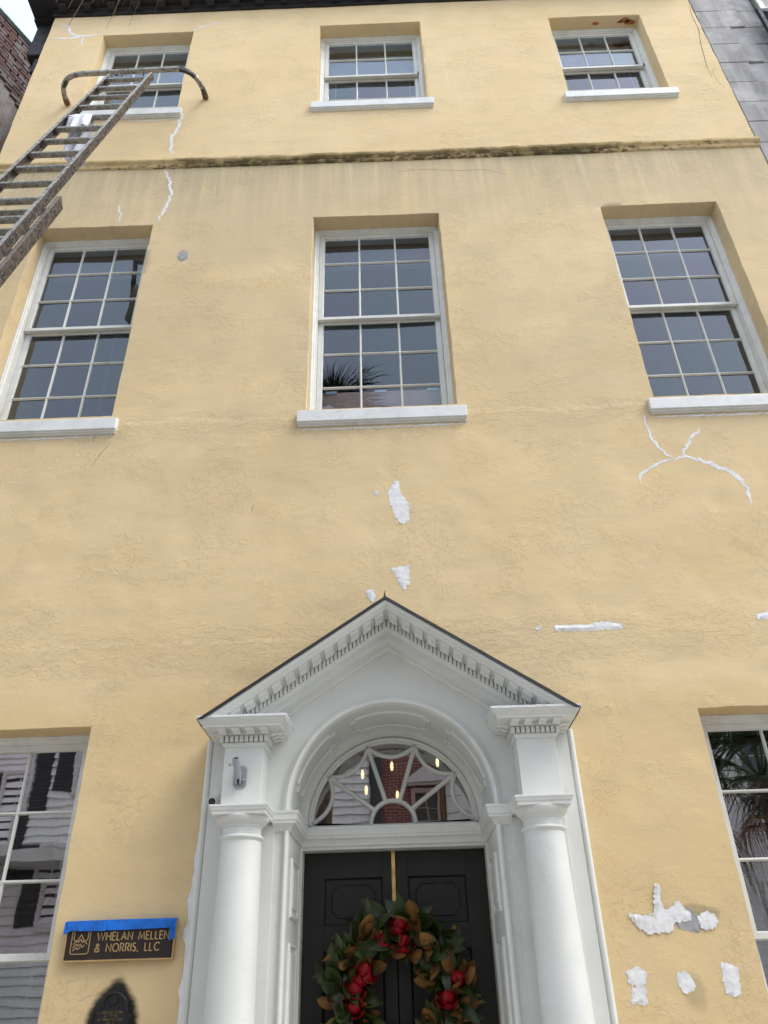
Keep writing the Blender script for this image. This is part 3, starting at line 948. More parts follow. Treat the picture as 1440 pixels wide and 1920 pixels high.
# fanlight
FZ, FR, FY = 2.624, .556, .535
b = MB()
n = 48
fp = [(.60, FY + .03), (.60, FY - .03), (.583, FY - .036), (.570, FY - .026), (.566, FY - .012), (FR - .004, FY - .006), (FR - .004, FY + .03)]
b.loft([[(-r * math.cos(math.pi * i / n), y, FZ + r * math.sin(math.pi * i / n)) for i in range(n + 1)] for r, y in fp], close_loop=False, caps=False)
b.box(-.632, .632, FY - .03, FY + .03, 2.590, 2.612); b.box(-.60, .60, FY - .012, FY + .03, 2.612, 2.626)
fan = b.build('fanlight', 'white_paint', house, smooth=35)
def fbar(pts, w, name):
    """glazing bar along points in the fan plane"""
    q = MB(); loops = []
    P2 = [Vector(p) for p in pts]
    for i, p in enumerate(P2):
        d = (P2[min(i + 1, len(P2) - 1)] - P2[max(0, i - 1)]).normalized(); nn = Vector((-d.y, d.x))
        loops.append([(p.x + nn.x * o_, y, FZ + p.y + nn.y * o_) for o_, y in ((-w, FY + .012), (-w, FY - .008), (-w * .35, FY - .022), (w * .35, FY - .022), (w, FY - .008), (w, FY + .012))])
    q.loft(loops)
    return q.build(name, 'white_paint', fan, smooth=30)
SP = [36, 72, 108, 144]
pol = lambda r, a: (r * math.cos(R(a)), r * math.sin(R(a)))
fbar([pol(.155, 180 * i / 24) for i in range(25)], .0155, 'hub_bar')
for a in SP: fbar([pol(.16, a), pol(.56, a)], .0155, 'spoke_bar')
def swag(a0, a1, n=14):
    p0, p1 = Vector(pol(.553, a0)), Vector(pol(.553, a1)); am = (a0 + a1) / 2
    c = Vector(pol(.385, am))
    return [tuple(p0 * (1 - u) ** 2 + c * 2 * u * (1 - u) + p1 * u * u) for u in [i / n for i in range(n + 1)]]
ANG = [2, 36, 72, 108, 144, 178]
def fpane(poly):
    q = MB(); q.prism([(x, FZ + z) for x, z in poly], 'y', FY - .001, FY + .003)
    o = q.build('pane', 'glass_fan', fan)
    return o
fpane([pol(.155, 180 * i / 20) for i in range(21)])
for a0, a1 in zip(ANG, ANG[1:]):
    sw = swag(a0, a1)
    fbar(sw, .014, 'swag_bar')
    fpane([pol(.56, a0 + (a1 - a0) * i / 12) for i in range(13)] + list(reversed(sw)))
    fpane(sw + [pol(.155, a1 + (a0 - a1) * i / 8) for i in range(9)])

# door frame and two leaves
b = MB()
b.box(-.634, -.618, .50, .66, .18, 2.489); b.box(.618, .634, .50, .66, .18, 2.489); b.box(-.618, .618, .503, .66, 2.466, 2.489)
b.box(-.8, -.634, .48, .7, .18, 2.7); b.box(.634, .8, .48, .7, .18, 2.7)
b.box(-.634, .634, .60, .70, 2.49, 2.588)
b.box(-.80, -.601, .565, .70, 2.588, 3.4); b.box(.601, .80, .565, .70, 2.588, 3.4); b.box(-.6, .6, .57, .7, 3.226, 3.4)
b.build('door_frame', 'white_paint', house, bevel=.003)
# masonry filling between the arch lining and the wall
b = MB()
b.loft([arch_pts(r, y, 40, 2.5) for r, y in [(.645, .60), (.645, .70), (1.0, .70), (1.0, .60)]], close_loop=False, caps=False)
b.box(-1.3, -.66, .37, .7, 0, 4.2); b.box(.66, 1.3, .37, .7, 0, 4.2); b.box(-.66, .66, .37, .7, 3.33, 4.2)
b.build('reveal_core', 'hall_wall', house)
for s in (-1, 1):
    b = MB()
    x_in, x_out, y0, y1 = s * .003, s * .617, .62, .665
    def sb(a, e, z0, z1): b.box(min(a, e), max(a, e), y0, y1, z0, z1)
    sb(x_in, s * .084, .2, 2.464); sb(s * .48, x_out, .2, 2.464)
    for z0, z1 in ((2.306, 2.464), (1.875, 2.018), (.95, 1.07), (.2, .42)):
        sb(s * .084, s * .48, z0, z1)
    leaf = b.build('door', 'door_black', house, bevel=.002)
    for z0, z1, notch in ((2.018, 2.306, True), (1.07, 1.875, False), (.42, .95, False)):
        q = MB()
        xa, xb = sorted((s * .084, s * .48))
        q.ring(xa, xb, z0, z1, [(0, y0 + .001), (.004, y0 + .004), (.010, y0 + .016), (.012, y0 + .02), (.012, y0 + .03)], close=False)
        q.box(xa, xb, y0 + .019, y0 + .028, z0, z1)
        if notch:
            c_, d_ = .05, .036
            X0, X1, Z0, Z1 = xa + c_, xb - c_, z0 + .045, z1 - .045
            def arc(cx, cz, a0, a1): return [(cx + d_ * math.cos(R(a0 + (a1 - a0) * i / 6)), cz + d_ * math.sin(R(a0 + (a1 - a0) * i / 6))) for i in range(7)]
            poly = arc(X0, Z0, 90, 0) + arc(X1, Z0, 180, 90) + arc(X1, Z1, 270, 180) + arc(X0, Z1, 360, 270)
            cxp, czp = (X0 + X1) / 2, (Z0 + Z1) / 2
            sh = lambda f, y: [(cxp + (x - cxp) * f, y, czp + (z - czp) * f) for x, z in poly]
            q.loft([sh(1, y0 + .0195), sh(.99, y0 + .008), sh(.97, y0 + .008), sh(.955, y0 + .014)], caps=False)
            q.add(sh(.955, y0 + .014), [tuple(range(len(poly)))])
        q.build('panel', 'door_black', leaf, bevel=.0008, seg=1)
    q = MB(); q.box(min(s * .6165, s * .6185), max(s * .6165, s * .6185), .606, .624, .2, 2.464)
    q.build('weatherstrip', 'brass', leaf)
b = MB(); b.box(-1.25, 1.25, -.9, .7, 0.004, .18); tag(b.build('door_step', 'stone_trim', house, bevel=.01))

# ------------------------------------------------------------------ repairs and cracks on the wall
def jitter_outline(pts, step=.012, amp=.007, seed=0):
    out = []
    n = len(pts)
    ar = sum(pts[i][0] * pts[(i + 1) % n][1] - pts[(i + 1) % n][0] * pts[i][1] for i in range(n))
    grow = -.012 if ar > 0 else .012
    for i in range(n):
        a, e = Vector(pts[i]), Vector(pts[(i + 1) % n])
        k = max(1, int((e - a).length / step))
        d = (e - a).normalized() if (e - a).length else Vector((1, 0)); nn = Vector((-d.y, d.x))
        for j in range(k):
            p = a.lerp(e, j / k)
            f = amp * (.8 * nz(p.x * 30, p.y * 30, seed) + .9 * nz(p.x * 85, p.y * 85, seed + 4) + random.uniform(-.35, .35))
            out.append(p + nn * (f + grow))
    return out
def patch(pts, mat='filler', name='filler_patch', proud=.0026, seed=0, amp=.007, lift=0.0, rim=.017):
    o = jitter_outline(pts, .008, amp, seed)
    bm = bmesh.new()
    vs = [bm.verts.new((p.x, wall_y(p.x, p.y) - proud * .35 - lift, p.y)) for p in o]
    es = [bm.edges.new((vs[i], vs[(i + 1) % len(vs)])) for i in range(len(vs))]
    r_ = bmesh.ops.triangle_fill(bm, edges=es, use_beauty=True)
    bmesh.ops.subdivide_edges(bm, edges=[e for e in bm.edges if not e.is_boundary and e.calc_length() > .025], cuts=2, use_grid_fill=True)
    bmesh.ops.triangulate(bm, faces=bm.faces[:])
    for v in bm.verts:
        if not v.is_boundary:
            v.co.y = wall_y(v.co.x, v.co.z) - proud - lift - .0012 * abs(nz(v.co.x * 45, v.co.z * 45, seed))
    bmesh.ops.inset_region(bm, faces=bm.faces[:], thickness=rim, use_even_offset=False, use_boundary=True)
    ly = bm.verts.layers.float.new('cover')
    for v in bm.verts:
        v[ly] = 0.0 if v.is_boundary else 1.0
        if v.is_boundary: v.co.y = wall_y(v.co.x, v.co.z) - .0012 - lift
    if sum(f.normal.y for f in bm.faces) > 0: bmesh.ops.reverse_faces(bm, faces=bm.faces)
    me = bpy.data.meshes.new(name); bm.to_mesh(me); bm.free()
    me.materials.append(M[mat]); smooth_by(me, 70)
    ob = bpy.data.objects.new(name, me)
    return link(ob, house)
def crack(pts, w, mat='crack_fill', name='crack_filler', proud=.0016, seed=0, taper=True, rough=.35):
    P2 = [Vector(p) for p in pts]
    fine = []
    for a, e in zip(P2, P2[1:]):
        k = max(2, int((e - a).length / .016))
        fine += [a.lerp(e, j / k) for j in range(k)]
    fine.append(P2[-1])
    # soften the corners
    for _ in range(3):
        fine = [fine[0]] + [(fine[i - 1] + fine[i] * 2 + fine[i + 1]) / 4 for i in range(1, len(fine) - 1)] + [fine[-1]]
    q = MB(); loops = []
    m_ = len(fine)
    for i, p in enumerate(fine):
        d = (fine[min(i + 1, m_ - 1)] - fine[max(i - 1, 0)]).normalized(); nn = Vector((-d.y, d.x))
        u = i / (m_ - 1)
        wd = w * (1 + .5 * nz(p.x * 7, p.y * 7, seed))
        if taper: wd *= min(1, .35 + 3.5 * u, .35 + 3.5 * (1 - u))
        a = wd * (.5 + rough * nz(p.x * 50, p.y * 50, seed + 1)); e = wd * (.5 + rough * nz(p.x * 50, p.y * 50, seed + 2))
        pp = p + nn * (w * .5 * nz(p.x * 22, p.y * 22, seed + 3))
        A, E_, m3 = pp + nn * a, pp - nn * e, pp
        yw = wall_y(pp.x, pp.y)
        loops.append([(A.x, yw - .001, A.y), (m3.x, yw - proud, m3.y), (E_.x, yw - .001, E_.y)])
    q.loft(loops, close_loop=False, caps=False)
    o = q.build(name, mat, house, smooth=60)
    at = o.data.attributes.new('cover', 'FLOAT', 'POINT')
    at.data.foreach_set('value', [.12, 1.0, .12] * m_)
    return o

C_ = {'c1': [(2.22, 5.715), (2.216, 5.589), (2.24, 5.431), (2.306, 5.291), (2.362, 5.251)], 'c2': [(2.362, 5.251), (2.487, 5.267), (2.642, 5.196), (2.805, 5.083), (2.87, 4.967), (2.873, 4.781)],
      'c3': [(2.362, 5.251), (2.237, 5.214), (2.104, 5.13), (2.054, 5.095), (2.054, 5.012)], 'c4': [(2.435, 5.269), (2.52, 5.407), (2.653, 5.557)],
      'l1': [(-2.238, 10.527), (-2.265, 10.222), (-2.317, 9.992), (-2.269, 9.701)], 'l2': [(-2.306, 9.426), (-2.231, 9.209), (-2.185, 9.019), (-2.213, 8.792), (-2.264, 8.53)], 'l3': [(-2.731, 8.824), (-2.678, 8.669), (-2.684, 8.529)],
      'tl': [(-4.157, 12.775), (-4.032, 12.722), (-3.964, 12.521), (-3.896, 12.46), (-3.75, 12.435), (-3.52, 12.458)], 'tl2': [(-4.188, 12.401), (-3.951, 12.383), (-3.75, 12.435)], 'tl3': [(-3.77, 12.396), (-3.768, 12.233)], 'tr': [(-2.32, 12.459), (-2.176, 12.573), (-1.968, 12.627)]}
W_ = {'c1': .036, 'c2': .05, 'c3': .03, 'c4': .034, 'l1': .055, 'l2': .05, 'l3': .034, 'tl': .045, 'tl2': .05, 'tl3': .036, 'tr': .036}
for i, (k, p) in enumerate(C_.items()): crack(p, W_[k], seed=i * 3)
D_ = [[(4.235, 12.614), (4.20, 12.306), (4.206, 11.965), (4.144, 11.641), (4.112, 11.325), (4.084, 11.081), (4.089, 10.841)], [(-2.291, 5.612), (-2.359, 5.487), (-2.398, 5.379)], [(-2.434, 5.733), (-2.43, 5.63)],
      [(.25, 9.23), (.6, 9.25), (.95, 9.2), (1.2, 9.21), (1.45, 9.1)], [(4.2, 11.1), (4.12, 10.95), (4.13, 10.75), (4.18, 10.6)], [(-1.03, 4.95), (-1.04, 4.88)]]
for i, p in enumerate(D_): crack(p, .008 if i == 0 else .003, 'dark_crack', 'hairline_crack', .0015, 40 + i, rough=.5)
PT = {'p1': [(.097, 5.127), (.127, 5.116), (.136, 5.007), (.196, 4.903), (.198, 4.754), (.146, 4.717), (.095, 4.783), (.061, 4.909), (.038, 5.011)], 'p1b': [(-.063, 5.031), (-.038, 5.03), (-.047, 4.989)],
      'p2': [(.044, 4.332), (.185, 4.349), (.17, 4.197), (.133, 4.146), (.108, 4.213), (.078, 4.276)], 'p3': [(-.147, 4.152), (-.099, 4.159), (-.073, 4.097), (-.101, 4.055), (-.131, 4.108)],
      'p4': [(1.197, 3.822), (1.425, 3.822), (1.543, 3.842), (1.679, 3.821), (1.666, 3.788), (1.457, 3.784), (1.2, 3.789)], 'p4b': [(1.06, 3.814), (1.102, 3.821), (1.091, 3.797), (1.061, 3.798)],
      'p5': [(2.641, 3.86), (2.80, 3.885), (2.80, 3.83), (2.639, 3.827)],
      'q1': [(1.364, 1.987), (1.508, 1.975), (1.552, 2.137), (1.578, 2.142), (1.556, 2.038), (1.578, 2.009), (1.619, 2.013), (1.665, 2.049), (1.717, 1.977), (1.71, 1.95), (1.625, 1.944), (1.594, 1.898), (1.459, 1.888), (1.406, 1.931)],
      'q2': [(1.763, 1.962), (1.807, 1.989), (1.86, 1.979), (1.871, 1.937), (1.832, 1.903), (1.771, 1.907)], 'q3': [(1.297, 1.702), (1.363, 1.718), (1.412, 1.691), (1.388, 1.645), (1.346, 1.634), (1.3, 1.655)],
      'q4': [(1.315, 1.624), (1.384, 1.628), (1.385, 1.547), (1.301, 1.554)], 'q5': [(1.582, 1.687), (1.629, 1.693), (1.664, 1.651), (1.661, 1.616), (1.614, 1.591), (1.582, 1.623)],
      'q6': [(1.84, 1.732), (1.925, 1.712), (1.909, 1.589), (1.875, 1.572), (1.833, 1.591)]}
patch([(1.62, 1.961), (1.717, 2.005), (1.766, 1.948), (1.753, 1.894), (1.65, 1.916)], 'grey_cement', 'cement_patch', .003, 70, .004)
patch([(-1.943 + .040 * math.cos(2 * math.pi * k / 12), 7.975 + .072 * math.sin(2 * math.pi * k / 12)) for k in range(12)], 'grey_cement', 'cement_patch', .004, 71, .008)
for i, (k, p) in enumerate(PT.items()): patch(p, seed=i * 5, lift=.004 if k in ('q1', 'q2') else 0)
# filler smeared along the edge of the door surround
for s, z0, z1, w0 in ((-1, .0, 2.66, .085), (1, 2.55, 3.02, .022), (1, .3, 1.2, .02)):
    q = []
    n = 70
    for i in range(n + 1):
        z = z0 + (z1 - z0) * i / n
        wd = w0 * (.45 + .5 * abs(nz(z * 4, 1, s * 3)) + .55 * max(0, nz(z * 11, 5, s)))
        if s < 0: wd *= min(1, .25 + (2.75 - z) * 1.0)
        q.append((s * (1.186 + wd), z))
    pts = [(s * 1.186, z0)] + q + [(s * 1.186, z1)]
    o_ = MB()
    loops = []
    for (x, z) in q:
        loops.append([(s * 1.184, .01, z), (s * 1.184, -.022, z), (x - s * .006, wall_y(x, z) - .008, z), (x, wall_y(x, z) - .001, z), (x, .012, z)])
    o_.loft(loops, close_loop=False, caps=False)
    eo = o_.build('edge_filler', 'filler', house, smooth=60)
    eo.data.attributes.new('cover', 'FLOAT', 'POINT').data.foreach_set('value', [1.0, 1.0, .9, .15, .15] * len(q))
# smears of filler below the sills and bare brick in the top right window head
for (x0, x1, z) in ((-.72, .75, 5.69), (-3.55, -2.28, 5.695), (2.3, 3.6, 5.69), (-2.9, -2.27, 10.405)):
    crack([(x0, z), ((x0 + x1) / 2, z - .006), (x1, z + .004)], .022, 'crack_fill', 'sill_filler', .0015, int(x0 * 10), rough=.3)
for (x, y, r_) in ((3.36, .06, .045), (3.43, .09, .05), (3.30, .08, .028), (2.98, .09, .03)):
    q = MB()
    q.loft([[(x + r_ * (1 + .5 * nz(k * 1.3, x * 9, 2)) * 1.4 * math.cos(2 * math.pi * k / 14), y + .6 * r_ * (1 + .5 * nz(k * 1.7, x * 5, 4)) * math.sin(2 * math.pi * k / 14), z) for k in range(14)] for z in (12.43, 12.398)])
    q.build('bare_brick_spot', 'exposed_brick', house)

# ------------------------------------------------------------------ neighbour on the left: old brick, canted back from the street
ang = math.atan2(.31, .60)
LO = Vector((-5.42, .35, 0))          # a point on the wall line; the wall runs (sin, cos)
du = Vector((math.sin(ang), math.cos(ang), 0)); dn = Vector((math.cos(ang), -math.sin(ang), 0))
left_house = empty('brick_house', (-6.0, -.8, 0), 'old brick house with grey worn render and pale green gutter left of the yellow house', 'house')
def LP(u, n_, z): return LO + du * u + dn * n_ + Vector((0, 0, z))
def lbox(q, u0, u1, n0, n1, z0, z1):
    P8 = [LP(u, n_, z) for z in (z0, z1) for u, n_ in ((u0, n0), (u1, n0), (u1, n1), (u0, n1))]
    q.add(P8, [(0, 3, 2, 1), (4, 5, 6, 7), (0, 1, 5, 4), (1, 2, 6, 5), (2, 3, 7, 6), (3, 0, 4, 7)])
b = MB(); lbox(b, -1.6, 1.6, -3.0, -.03, 0, 13.93)
b.build('wall', 'mortar', left_house)
b = MB()
# grey render left on the lower wall, its upper edge ragged
loops = []
for i in range(60):
    u = -1.6 + 3.2 * i / 59
    zt = 13.32 - .5 * u + .35 * nz(u * 3, 1, 1) + .12 * nz(u * 12, 2, 1)
    loops.append([LP(u, -.028, 0), LP(u, .004 + .004 * nz(u * 5, 0, 0), 0), LP(u, .004 + .004 * nz(u * 5, 3, 0), zt - .02), LP(u, -.028, zt)])
b.loft(loops)
b.build('render_coat', 'weathered_render', left_house, smooth=50)
bk = MB(); bk.box(-.101, .101, -.03, .004, -.031, .031)
bme = bk.mesh('brick', 'old_brick')
n = 0
for r_ in range(34):
    z = 13.86 - r_ * .0755
    for c_ in range(-6, 8):
        u = c_ * .215 + (.1075 if r_ % 2 else 0)
        lim = 13.32 - .5 * u - .4
        if z < lim or u < -.9 or u > 1.25: continue
        # only the part of the wall that shows beside the yellow house
        if u > .98 + (z - 13.0) * .45: continue
        p = LP(u + random.uniform(-.006, .006), random.uniform(-.006, .006), z + random.uniform(-.003, .003))
        if n < 298:
            inst('brick', bme, left_house, p, (0, random.gauss(0, .01), math.pi / 2 - ang + random.gauss(0, .015)), (random.uniform(.94, 1.02), 1, random.uniform(.92, 1.04)))
            n += 1
b = MB(); lbox(b, -1.7, 1.6, -3.0, .03, 13.93, 13.975); b.build('fascia', 'black_eave', left_house)
b = MB(); lbox(b, -1.7, 1.62, -.2, .055, 13.976, 14.04); b.build('gutter', 'green_gutter', left_house, bevel=.012)

# ------------------------------------------------------------------ neighbour on the right: grey scored blocks
rh = empty('grey_house', (5.5, .1, 0), 'weathered grey house with scored blocks and dark shutter right of the yellow house', 'house')
b = MB(); b.box(HX + .004, 9.0, .062, 4.0, 0, 16.0); b.build('wall', 'grey_block', rh)
rows = [12.83, 12.415, 11.997, 11.585, 11.154, 10.72, 10.296, 9.903, 9.50, 9.09]
zz = rows[-1]
while zz > .3: zz -= .41; rows.append(zz)
up = [13.25, 13.67, 14.09, 14.5, 14.92, 15.34, 15.75]
rows = list(reversed(up)) + rows
mesh_cache = {}
def block(x0, x1, z0, z1, y0):
    key = (round(x1 - x0, 3), round(z1 - z0, 3))
    if key not in mesh_cache:
        q = MB(); w_, h_ = key
        q.box(-w_ / 2 + .003, w_ / 2 - .003, 0, .06, -h_ / 2 + .0035, h_ / 2 - .0035)
        mesh_cache[key] = q.mesh('block', 'grey_block')
    o = inst('block', mesh_cache[key], rh, ((x0 + x1) / 2, y0 + random.uniform(-.003, .003), (z0 + z1) / 2))
    o.rotation_euler = (random.gauss(0, .004), 0, random.gauss(0, .004))
    md = o.modifiers.new('bevel', 'BEVEL'); md.width = .006; md.segments = 1
for i, (z1, z0) in enumerate(zip(rows, rows[1:])):
    if z0 < 5 and i > 26: break
    long = (round((12.415 - z1) / .42) % 2 == 0)
    xe = 4.805 if long else 4.615
    block(HX + .006, xe, z0, z1, -.002)
    x = xe
    if z1 < 12.0 or z1 > 14.2:
        while x < 7.2:
            wd = .62 if x != xe else (.62 if long else .81)
            block(x, x + wd, z0, z1, .017); x += wd
    else:
        block(xe, 5.06, z0, z1, .017)
        block(5.06, 5.06 + .62, z0, z1, .017) if z1 < 12.5 else None
# its window: moulded frame, one shutter swung half open
b = MB()
b.ring(5.07, 6.3, 12.33, 14.2, [(0, .06), (0, -.03), (.02, -.04), (.06, -.035), (.07, -.01), (.12, -.005), (.12, .06)])
b.build('window', 'neighbour_frame', rh, bevel=.004)
sh_loc = Vector((5.02, -.03, 0))
def shutter(parent, hinge, ang_, w, z0, z1, mat, name='shutter'):
    q = MB()
    d = Vector((math.cos(ang_), math.sin(ang_), 0)); nn = Vector((-d.y, d.x, 0))
    def sbx(q, a0, a1, t0, t1, c0, c1):
        P8 = [hinge + d * a + nn * t + Vector((0, 0, z)) for z in (c0, c1) for a, t in ((a0, t0), (a1, t0), (a1, t1), (a0, t1))]
        q.add(P8, [(0, 3, 2, 1), (4, 5, 6, 7), (0, 1, 5, 4), (1, 2, 6, 5), (2, 3, 7, 6), (3, 0, 4, 7)])
    sbx(q, 0, .06, -.02, .02, z0, z1); sbx(q, w - .06, w, -.02, .02, z0, z1)
    zm = (z0 + z1) / 2
    for c0, c1 in ((z0, z0 + .08), (zm - .04, zm + .04), (z1 - .07, z1)): sbx(q, .06, w - .06, -.018, .018, c0, c1)
    o = q.build(name, mat, parent, bevel=.004)
    k = 0
    z = z0 + .10
    while z < z1 - .08:
        if abs(z - zm) > .055:
            l = MB()
            P8 = [hinge + d * a + nn * t + Vector((0, 0, c)) for a in (.06, w - .06) for t, c in ((-.013, z), (-.010, z - .006), (.013, z + .022), (.010, z + .028))]
            l.loft([P8[:4], P8[4:]])
            l.build('slat', mat, o)
        z += .034
    return o
shutter(rh, Vector((5.43, -.04, 0)), R(180 + 9), .50, 10.45, 12.17, 'shutter_blue')

# ------------------------------------------------------------------ ladder leaning over the left windows
LX0, LX1 = -2.985, -2.50
LTOP = Vector((0, -.405, 10.60)); LD = Vector((0, -.285, -1.0)).normalized(); LN = Vector((0, -1.0, .285)).normalized()
ladder = empty('extension_ladder', (-2.74, -3.43, 0), 'paint-splashed aluminium extension ladder leaning against the top left window', 'ladder')
LEN = (10.60) / abs(LD.z)
def lrail(x0, x1, s0, s1, n0, n1, name, chamfer=False):
    """channel rail between distances s0..s1 down the ladder and n0..n1 out from it"""
    q = MB()
    w = x1 - x0
    t_ = .004
    outer_right = True
    # C section: web on the outer side, lips on the inner one
    sgn = 1 if (x0 + x1) / 2 > -2.74 else -1
    xw = x1 if sgn > 0 else x0; xin = x0 if sgn > 0 else x1
    sec = [(xw, n0), (xin, n0), (xin, n0 + .008), (xw - sgn * t_, n0 + .008), (xw - sgn * t_, n1 - .008), (xin, n1 - .008), (xin, n1), (xw, n1)]
    def P(x, n_, s): return LTOP + LD * s + LN * n_ + Vector((x, 0, 0))
    loops = [[P(x, n_, s) for x, n_ in sec] for s in (s0, s1)]
    if chamfer:
        loops[0] = [P(x, n_, s0 + (.05 if n_ < (n0 + n1) / 2 else 0)) for x, n_ in sec]
    q.mi = []
    q.loft(loops)
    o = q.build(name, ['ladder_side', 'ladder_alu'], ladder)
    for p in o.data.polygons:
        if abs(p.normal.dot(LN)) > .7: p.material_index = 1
    return o
rails = []
for x0, x1 in ((LX0 - .014, LX0 + .020), (LX1 - .020, LX1 + .014)):
    rails.append(lrail(x0, x1, 0.0, 6.6, -.035, .040, 'fly_rail'))
for x0, x1 in ((LX0 - .052, LX0 - .016), (LX1 + .016, LX1 + .052)):
    rails.append(lrail(x0, x1, 3.72, LEN - .02, -.128, -.042, 'base_rail', True))
def rung_mesh(w):
    q = MB(); sec = []
    for k in range(12):
        a = 2 * math.pi * k / 12
        sec.append((.026 * math.copysign(abs(math.cos(a)) ** .6, math.cos(a)), (.022) * math.copysign(abs(math.sin(a)) ** .6, math.sin(a))))
    q.loft([[(x, y, z) for y, z in sec] for x in (-w / 2, w / 2)])
    me = q.mesh('rung', 'ladder_alu'); smooth_by(me, 50); return me
rm = rung_mesh(LX1 - LX0); rmb = rung_mesh(LX1 - LX0 + .07)
rot = (-math.atan2(.285, 1.0), 0, 0)
s_ = .16
i = 0
while s_ < 6.5:
    inst('rung', rm, ladder, LTOP + LD * s_ + Vector((-2.7425, 0, 0)) + LN * .004, rot); s_ += .378
s_ = 3.94
while s_ < LEN - .2:
    inst('rung', rmb, ladder, LTOP + LD * s_ + LN * -.085 + Vector((-2.7425, 0, 0)), rot); s_ += .378
# swaged rung ends on the outer webs
q = MB()
for k in range(14):
    a = 2 * math.pi * k / 14
ring_pts = [(.0, .020 * math.cos(2 * math.pi * k / 14), .022 * math.sin(2 * math.pi * k / 14)) for k in range(14)]
ring_in = [(.0045, .013 * math.cos(2 * math.pi * k / 14), .0145 * math.sin(2 * math.pi * k / 14)) for k in range(14)]
ring_bk = [(-.001, .008 * math.cos(2 * math.pi * k / 14), .0095 * math.sin(2 * math.pi * k / 14)) for k in range(14)]
q.loft([ring_pts, ring_in, ring_bk], caps=False); q.add(ring_bk, [tuple(range(14))])
rem = q.mesh('rung_end', 'lamp_dark'); smooth_by(rem, 50)
s_ = .16
while s_ < 6.0:
    inst('rung_end', rem, rails[1], LTOP + LD * s_ + LN * .002 + Vector((LX1 + .0145, 0, 0)), rot); s_ += .378
s_ = 3.94
while s_ < 6.6:
    inst('rung_end', rem, rails[3], LTOP + LD * s_ + LN * -.085 + Vector((LX1 + .0525, 0, 0)), rot); s_ += .378
# stand-off bar across the top, bent back to the wall at both ends
ends = (Vector((-3.655, -.03, 10.79)), Vector((-1.99, -.03, 10.80)))
bz = 10.70; by = -.405
def bez(p0, p1, p2, p3, n=10):
    return [p0 * (1 - u) ** 3 + p1 * 3 * u * (1 - u) ** 2 + p2 * 3 * u * u * (1 - u) + p3 * u ** 3 for u in [i / n for i in range(n + 1)]]
A_, B_ = Vector((-3.32, by, bz + .005)), Vector((-2.26, by, bz + .03))
path = bez(ends[0], ends[0] + Vector((.0, -.22, -.03)), A_ + Vector((-.22, 0, -.004)), A_) + [A_.lerp(B_, k / 6) for k in range(1, 6)] + bez(B_, B_ + Vector((.19, 0, .004)), ends[1] + Vector((.0, -.22, -.03)), ends[1])
q = MB()
loops = []
for i, p in enumerate(path):
    d = (path[min(i + 1, len(path) - 1)] - path[max(i - 1, 0)]).normalized()
    u = (Vector((0, 0, 1)) - d * d.z).normalized(); w = d.cross(u)
    h = .026
    loops.append([p + u * (h * a) + w * (h * c_) for a, c_ in ((1, .6), (.6, 1), (-.6, 1), (-1, .6), (-1, -.6), (-.6, -1), (.6, -1), (1, -.6))])
q.loft(loops)
bar = q.build('standoff_bar', 'ladder_alu', ladder, smooth=35)
for e_, nx_ in ((0, path[0:3]), (1, list(reversed(path[-3:])))):
    q = MB(); q.tube([nx_[0] + Vector((0, .018, 0)), nx_[0], nx_[1]], [.034, .036, .033], 10); q.build('rubber_foot', 'rubber_brown', bar, smooth=40)
for a, e_ in ((4, 6), (17, 21), (24, 25)):
    q = MB(); q.tube([path[k] for k in range(a, e_ + 1)] if e_ - a > 2 else [path[a], path[e_]], .0305, 10); q.build('tape_wrap', 'dark_tape', bar, smooth=40)
for x in (-2.87, -2.62):
    q = MB(); q.tube([(x, by - .03, bz - .12), (x, by - .032, bz + .02), (x, by, bz + .035), (x, by + .03, bz + .02), (x + .005, by + .03, bz - .11)], .006, 6)
    q.build('u_bolt', 'lamp_dark', bar, smooth=50)
q = MB(); q.box(-2.90, -2.865, -.47, -.455, 10.53, 10.56); q.build('bolt_nut', 'lamp_dark', bar, bevel=.004)
# rung lock on the lower section
q = MB()
p = LTOP + LD * 4.15 + LN * .03 + Vector((-2.93, 0, 0)); q.box(p.x - .02, p.x + .02, p.y - .02, p.y + .03, p.z - .05, p.z + .05)
q.build('rung_lock', 'rubber_brown', ladder, bevel=.006)

# white rag draped over a rung
def rag():
    q = MB()
    nu, nv = 16, 22
    vs = []
    r0 = LTOP + LD * (.16 + .378 * 4) + LN * .004
    for j in range(nv + 1):
        s = j / nv
        for i in range(nu + 1):
            u = i / nu
            x = -2.965 + u * .235 + .03 * (s - .4) * (1 if u > .5 else -1) * abs(u - .5)
            fold = .032 * math.sin(u * 13 + s * 3 + 2 * nz(u * 2, s * 3, 7)) * (abs(s - .4) + .15) * 1.8 + .012 * nz(u * 4, s * 4, 3)
            if s < .36:      # front fall
                h = (.36 - s) / .36
                y, z = -.032 - .02 * h + fold, -.02 - .27 * h * (1 - .3 * abs(u - .25))
            elif s < .46:
                a = (s - .36) / .10 * math.pi
                y, z = -.030 * math.cos(a) + fold * .3, .012 + .022 * math.sin(a)
            else:
                h = (s - .46) / .54
                y, z = .032 + .05 * h + fold, -.02 - .62 * h * (1 - .25 * abs(u - .6))
            vs.append((x, r0.y + y, r0.z + z))
    fs = [(j * (nu + 1) + i, j * (nu + 1) + i + 1, (j + 1) * (nu + 1) + i + 1, (j + 1) * (nu + 1) + i) for j in range(nv) for i in range(nu)]
    q.add(vs, fs)
    o = q.build('rag', 'cloth_white')
    smooth_by(o.data, 80)
    md = o.modifiers.new('thick', 'SOLIDIFY'); md.thickness = .004
    tag(o, 'crumpled white rag hung over a rung near the top of the ladder', 'rag')
rag()

